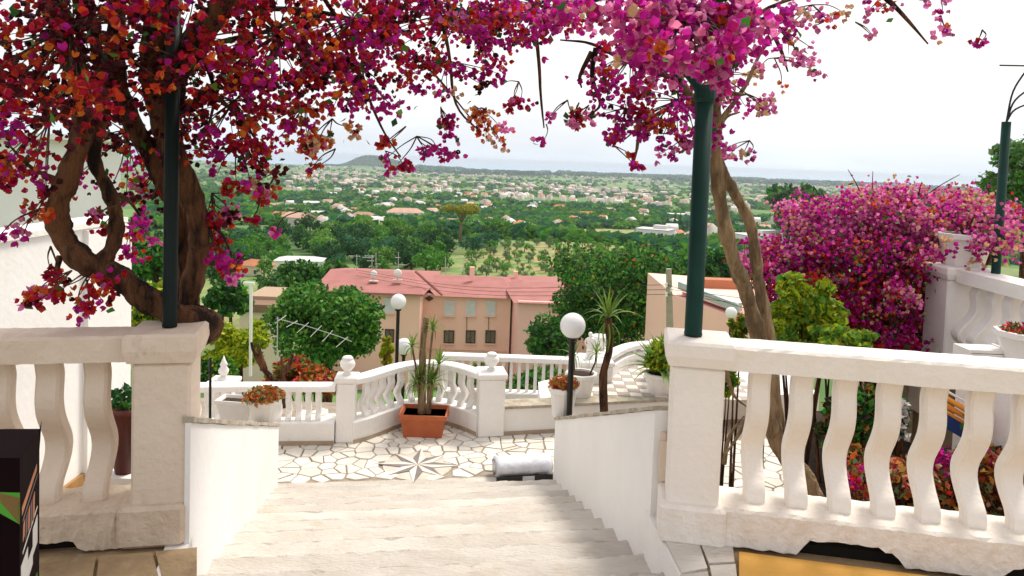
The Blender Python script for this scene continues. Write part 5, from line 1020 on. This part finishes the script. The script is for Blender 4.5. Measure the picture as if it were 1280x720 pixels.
# ---- right bougainvillea, growing up by the teal post
root = at(1000, 610, 4.4)
t = thing('bougainvillea', 'bougainvillea with two slim pale trunks and big magenta blossom over the teal post', 'bougainvillea', (root.x, root.y, TZ))
limb(t, [(1030, 660, 4.2), (1010, 600, 4.3), (975, 560, 4.4), (962, 520, 4.4), (958, 470, 4.4), (948, 420, 4.35), (933, 365, 4.3), (915, 320, 4.25), (903, 270, 4.2), (896, 215, 4.15), (893, 160, 4.1), (897, 110, 4.0), (905, 60, 3.9)], .055, .030, bark_pale)
limb(t, [(975, 560, 4.45), (968, 480, 4.45), (962, 420, 4.45), (950, 365, 4.45), (944, 320, 4.4), (938, 280, 4.4), (920, 245, 4.35), (904, 215, 4.3), (885, 165, 4.25), (862, 120, 4.2), (840, 80, 4.1), (825, 30, 4.0)], .038, .024, bark_pale)
for pts_ in ([(955, 470, 4.4), (925, 540, 4.3), (905, 570, 4.3)], [(905, 440, 4.2), (915, 490, 4.2), (935, 510, 4.3)], [(893, 160, 4.1), (930, 110, 4.1), (955, 60, 4.1), (1000, 20, 4.2)], [(905, 115, 4.1), (925, 118, 4), (935, 118, 4)], [(900, 60, 3.9), (960, 10, 4), (1060, -20, 4.2)], [(1100, -10, 3.8), (1130, 20, 3.8), (1160, 55, 3.8)], [(850, 100, 4.1), (790, 80, 4), (740, 55, 4), (700, 50, 4)], [(860, 120, 4.2), (810, 150, 4.1), (780, 175, 4.1)], [(745, 60, 4), (740, 95, 4), (750, 130, 4), (735, 145, 4)], [(740, 65, 4), (725, 95, 4), (727, 110, 4)], [(800, 150, 4.1), (797, 180, 4.1), (792, 205, 4.1)], [(893, 190, 4.1), (905, 150, 4.1), (925, 140, 4.1)], [(1010, 590, 4.3), (990, 560, 4.5), (985, 520, 4.6)], [(955, 20, 4), (975, 60, 4), (985, 90, 4)], [(905, 580, 4.4), (912, 545, 4.4), (930, 520, 4.4)]):
    limb(t, pts_, .016, .004, bark_pale if pts_[0][1] > 100 else bark, 'branch', 5, 6)
blossoms(t, [
    (850, 45, 90, 50, 2.2, 2.9, 60, 11, .13, NEARM), (790, 10, 90, 22, 2.4, 3.2, 30, 10, .13, NEARM), (900, 85, 40, 24, 2.2, 2.6, 14, 9, .10, NEARM), (930, 30, 50, 40, 2.5, 3.2, 22, 10, .13, (0, .03, .5, .13, .28, .06)), (905, 30, 30, 24, 2.4, 2.8, 7, 8, .09, (0, .02, .3, .3, .2, .18)),
    (780, 90, 50, 50, 3.6, 4.2, 40, 11, .13, MG), (840, 140, 60, 40, 3.7, 4.3, 40, 11, .13, MG), (770, 150, 35, 30, 3.8, 4.2, 16, 9, .1, MG), (880, 165, 30, 30, 3.8, 4.3, 14, 9, .1, MG), (700, 15, 60, 22, 3.0, 3.8, 24, 10, .12, NEARM), (930, 110, 45, 40, 3.8, 4.4, 20, 9, .12, PK), (995, 40, 45, 40, 3.8, 4.4, 15, 7, .13, PALE), (960, 130, 18, 22, 4, 4.3, 5, 6, .08, PK), (985, 90, 40, 25, 4, 4.3, 7, 5, .1, PALE), (910, 195, 30, 14, 4, 4.3, 6, 7, .08, PK), (1030, 15, 50, 18, 3.8, 4.3, 8, 6, .11, PALE), (1120, 8, 60, 12, 3.7, 3.9, 7, 6, .1, PALE), (1170, 30, 30, 14, 3.7, 3.9, 4, 5, .07, PALE), (1180, 12, 16, 10, 3.7, 3.9, 3, 7, .06, PK), (1090, 48, 10, 5, 3.7, 3.8, 2, 5, .04, PALE), (1215, 50, 16, 4, 3.7, 3.8, 2, 4, .04, PALE),
    (792, 203, 7, 10, 4, 4.1, 3, 8, .05, ORG), (730, 150, 14, 8, 4, 4.1, 3, 7, .06, ORG), (850, 190, 26, 12, 3.9, 4.2, 5, 8, .08, PK)], .031, 300, .05, cmul=.75, fmul=1.25, smul=.5, lift=.08)
# ---- big bush on the right
c = at(1080, 330, 6.4)
t = thing('bougainvillea_bush', 'sprawling magenta and pink bougainvillea bush behind the right balustrade', 'bougainvillea', (c.x, c.y, -.62))
for pts_ in ([(1090, 520, 6.2), (1080, 440, 6.2), (1040, 360, 6.3), (1000, 300, 6.3)], [(1100, 520, 6.2), (1110, 430, 6.2), (1120, 340, 6.3), (1110, 260, 6.4)], [(1095, 520, 6.1), (1050, 470, 5.9), (1000, 430, 5.8)], [(1110, 500, 6.2), (1140, 400, 6.2), (1160, 320, 6.3), (1180, 260, 6.4)]): limb(t, pts_, .04, .01, name='branch', n=4, sides=7)
for (x0, y0, x1, y1) in ((1080, 250, 1060, 212), (1090, 250, 1091, 214), (1150, 250, 1200, 218), (1148, 245, 1152, 228)): limb(t, [(x0, y0, 6.4), ((x0+x1)/2, (y0+y1)/2-2, 6.4), (x1, y1, 6.4)], .006, .003, name='shoot', n=3, sides=5)
LO = (.05, .36, .40, .1, .07, .02)
blossoms(t, [
    (1000, 265, 36, 14, 6.2, 6.9, 20, 16, .16, PK), (1060, 285, 60, 36, 6.1, 7.0, 62, 18, .20, PK), (1130, 280, 70, 40, 6.2, 7.0, 74, 18, .20, PK), (1110, 250, 60, 16, 6.4, 7.0, 30, 15, .16, PALE), (1190, 265, 60, 22, 6.5, 7.1, 40, 16, .18, (0, 0, .2, .1, .3, .4)), (1240, 285, 45, 26, 6.5, 7.0, 34, 15, .17, PK), (1010, 315, 60, 24, 6.0, 6.8, 44, 18, .18, (0, .06, .62, .07, .2, .05)), (980, 335, 30, 20, 6.0, 6.5, 18, 14, .14, (0, .1, .7, .1, .1, 0)),
    (1090, 330, 80, 30, 5.9, 6.8, 58, 18, .19, (.02, .08, .42, .18, .2, .1)), (1040, 365, 70, 30, 5.8, 6.6, 52, 16, .18, (.06, .25, .35, .22, .08, .04)), (1110, 380, 50, 40, 5.9, 6.7, 46, 15, .18, LO), (1160, 340, 26, 20, 5.9, 6.4, 14, 14, .14, (0, .05, .5, .05, .35, .05)), (1120, 375, 22, 20, 5.6, 5.8, 8, 12, .10, PALE),
    (1060, 410, 60, 22, 5.7, 6.5, 40, 15, .17, LO), (1110, 420, 30, 24, 5.7, 6.3, 22, 14, .14, LO), (948, 318, 26, 22, 6.0, 6.6, 14, 11, .13, (0, .04, .6, .04, .3, .04)), (965, 350, 30, 24, 5.9, 6.5, 16, 12, .14, (0, .1, .6, .1, .15, .03)), (970, 375, 22, 30, 5.9, 6.4, 12, 10, .13, (.05, .3, .3, .3, .05, 0)), (1080, 225+28, 26, 8, 6.5, 7.0, 8, 10, .1, PALE), (1200, 240, 30, 8, 6.6, 7, 6, 8, .12, PALE),
    (1110, 440, 60, 20, 5.6, 6.4, 18, 12, .15, (.3, .4, .15, .1, .05, 0)), (1070, 590, 30, 18, 4.1, 4.3, 5, 8, .08, MG), (1170, 570, 14, 18, 4.2, 4.3, 5, 9, .07, MG), (1230, 560, 40, 30, 4.3, 4.5, 5, 8, .09, MG)], .031, 300, .10, cmul=1.2, fmul=1.5, smul=.66, lift=-.4)
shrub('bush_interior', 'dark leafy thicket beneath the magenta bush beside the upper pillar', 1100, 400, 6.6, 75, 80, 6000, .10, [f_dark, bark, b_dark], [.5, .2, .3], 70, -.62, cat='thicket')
t = thing('bougainvillea_plant', 'pink and cream bougainvillea spilling from the fluted white pot', 'bougainvillea', cpot+Vector((0, 0, .26)))
b = MB()
for k in range(7): A = k*.9; b.tube(curve([cpot+Vector((0, 0, .22)), cpot+Vector((math.cos(A)*.1, math.sin(A)*.1, .36)), cpot+Vector((math.cos(A)*.3, math.sin(A)*.2, .42))], 4), .007, 5)
b.build('stem', bark, t)
blossoms(t, [(1190, 262, 50, 20, 5.8, 6.2, 26, 15, .13, (0, 0, .25, .12, .35, .28)), (1250, 290, 30, 26, 5.4, 5.9, 24, 14, .11, PK), (1226, 318, 18, 12, 5.6, 5.8, 6, 9, .07, PK), (1175, 310, 14, 14, 5.6, 5.8, 5, 9, .07, PK)], .034, 200, .08, twig=False)
shrub('lime_shrub', 'lime green leafy shrub in front of the magenta bush', 1008, 392, 5.5, 52, 50, 6500, .07, [f_lime, f_fresh, f_mid], [.7, .2, .1], 71, -.62)
shrub('lime_shrub', 'lower bright green leaves spreading along the top of the right rail', 1045, 424, 5.3, 56, 18, 3000, .065, [f_fresh, f_lime], [.5, .5], 72, -.62)
shrub('lime_shrub', 'small green and yellow shoots just right of the teal post', 925, 415, 6.5, 16, 22, 700, .07, [f_mid, f_lime, f_dry], [.4, .4, .2], 73, TZ, thin=True)
shrub('dark_shrub', 'green leaves behind the gap between pillar and first right baluster', 905, 475, 5.5, 18, 20, 500, .07, [f_mid, f_lime], [.6, .4], 74, TZ, thin=True)
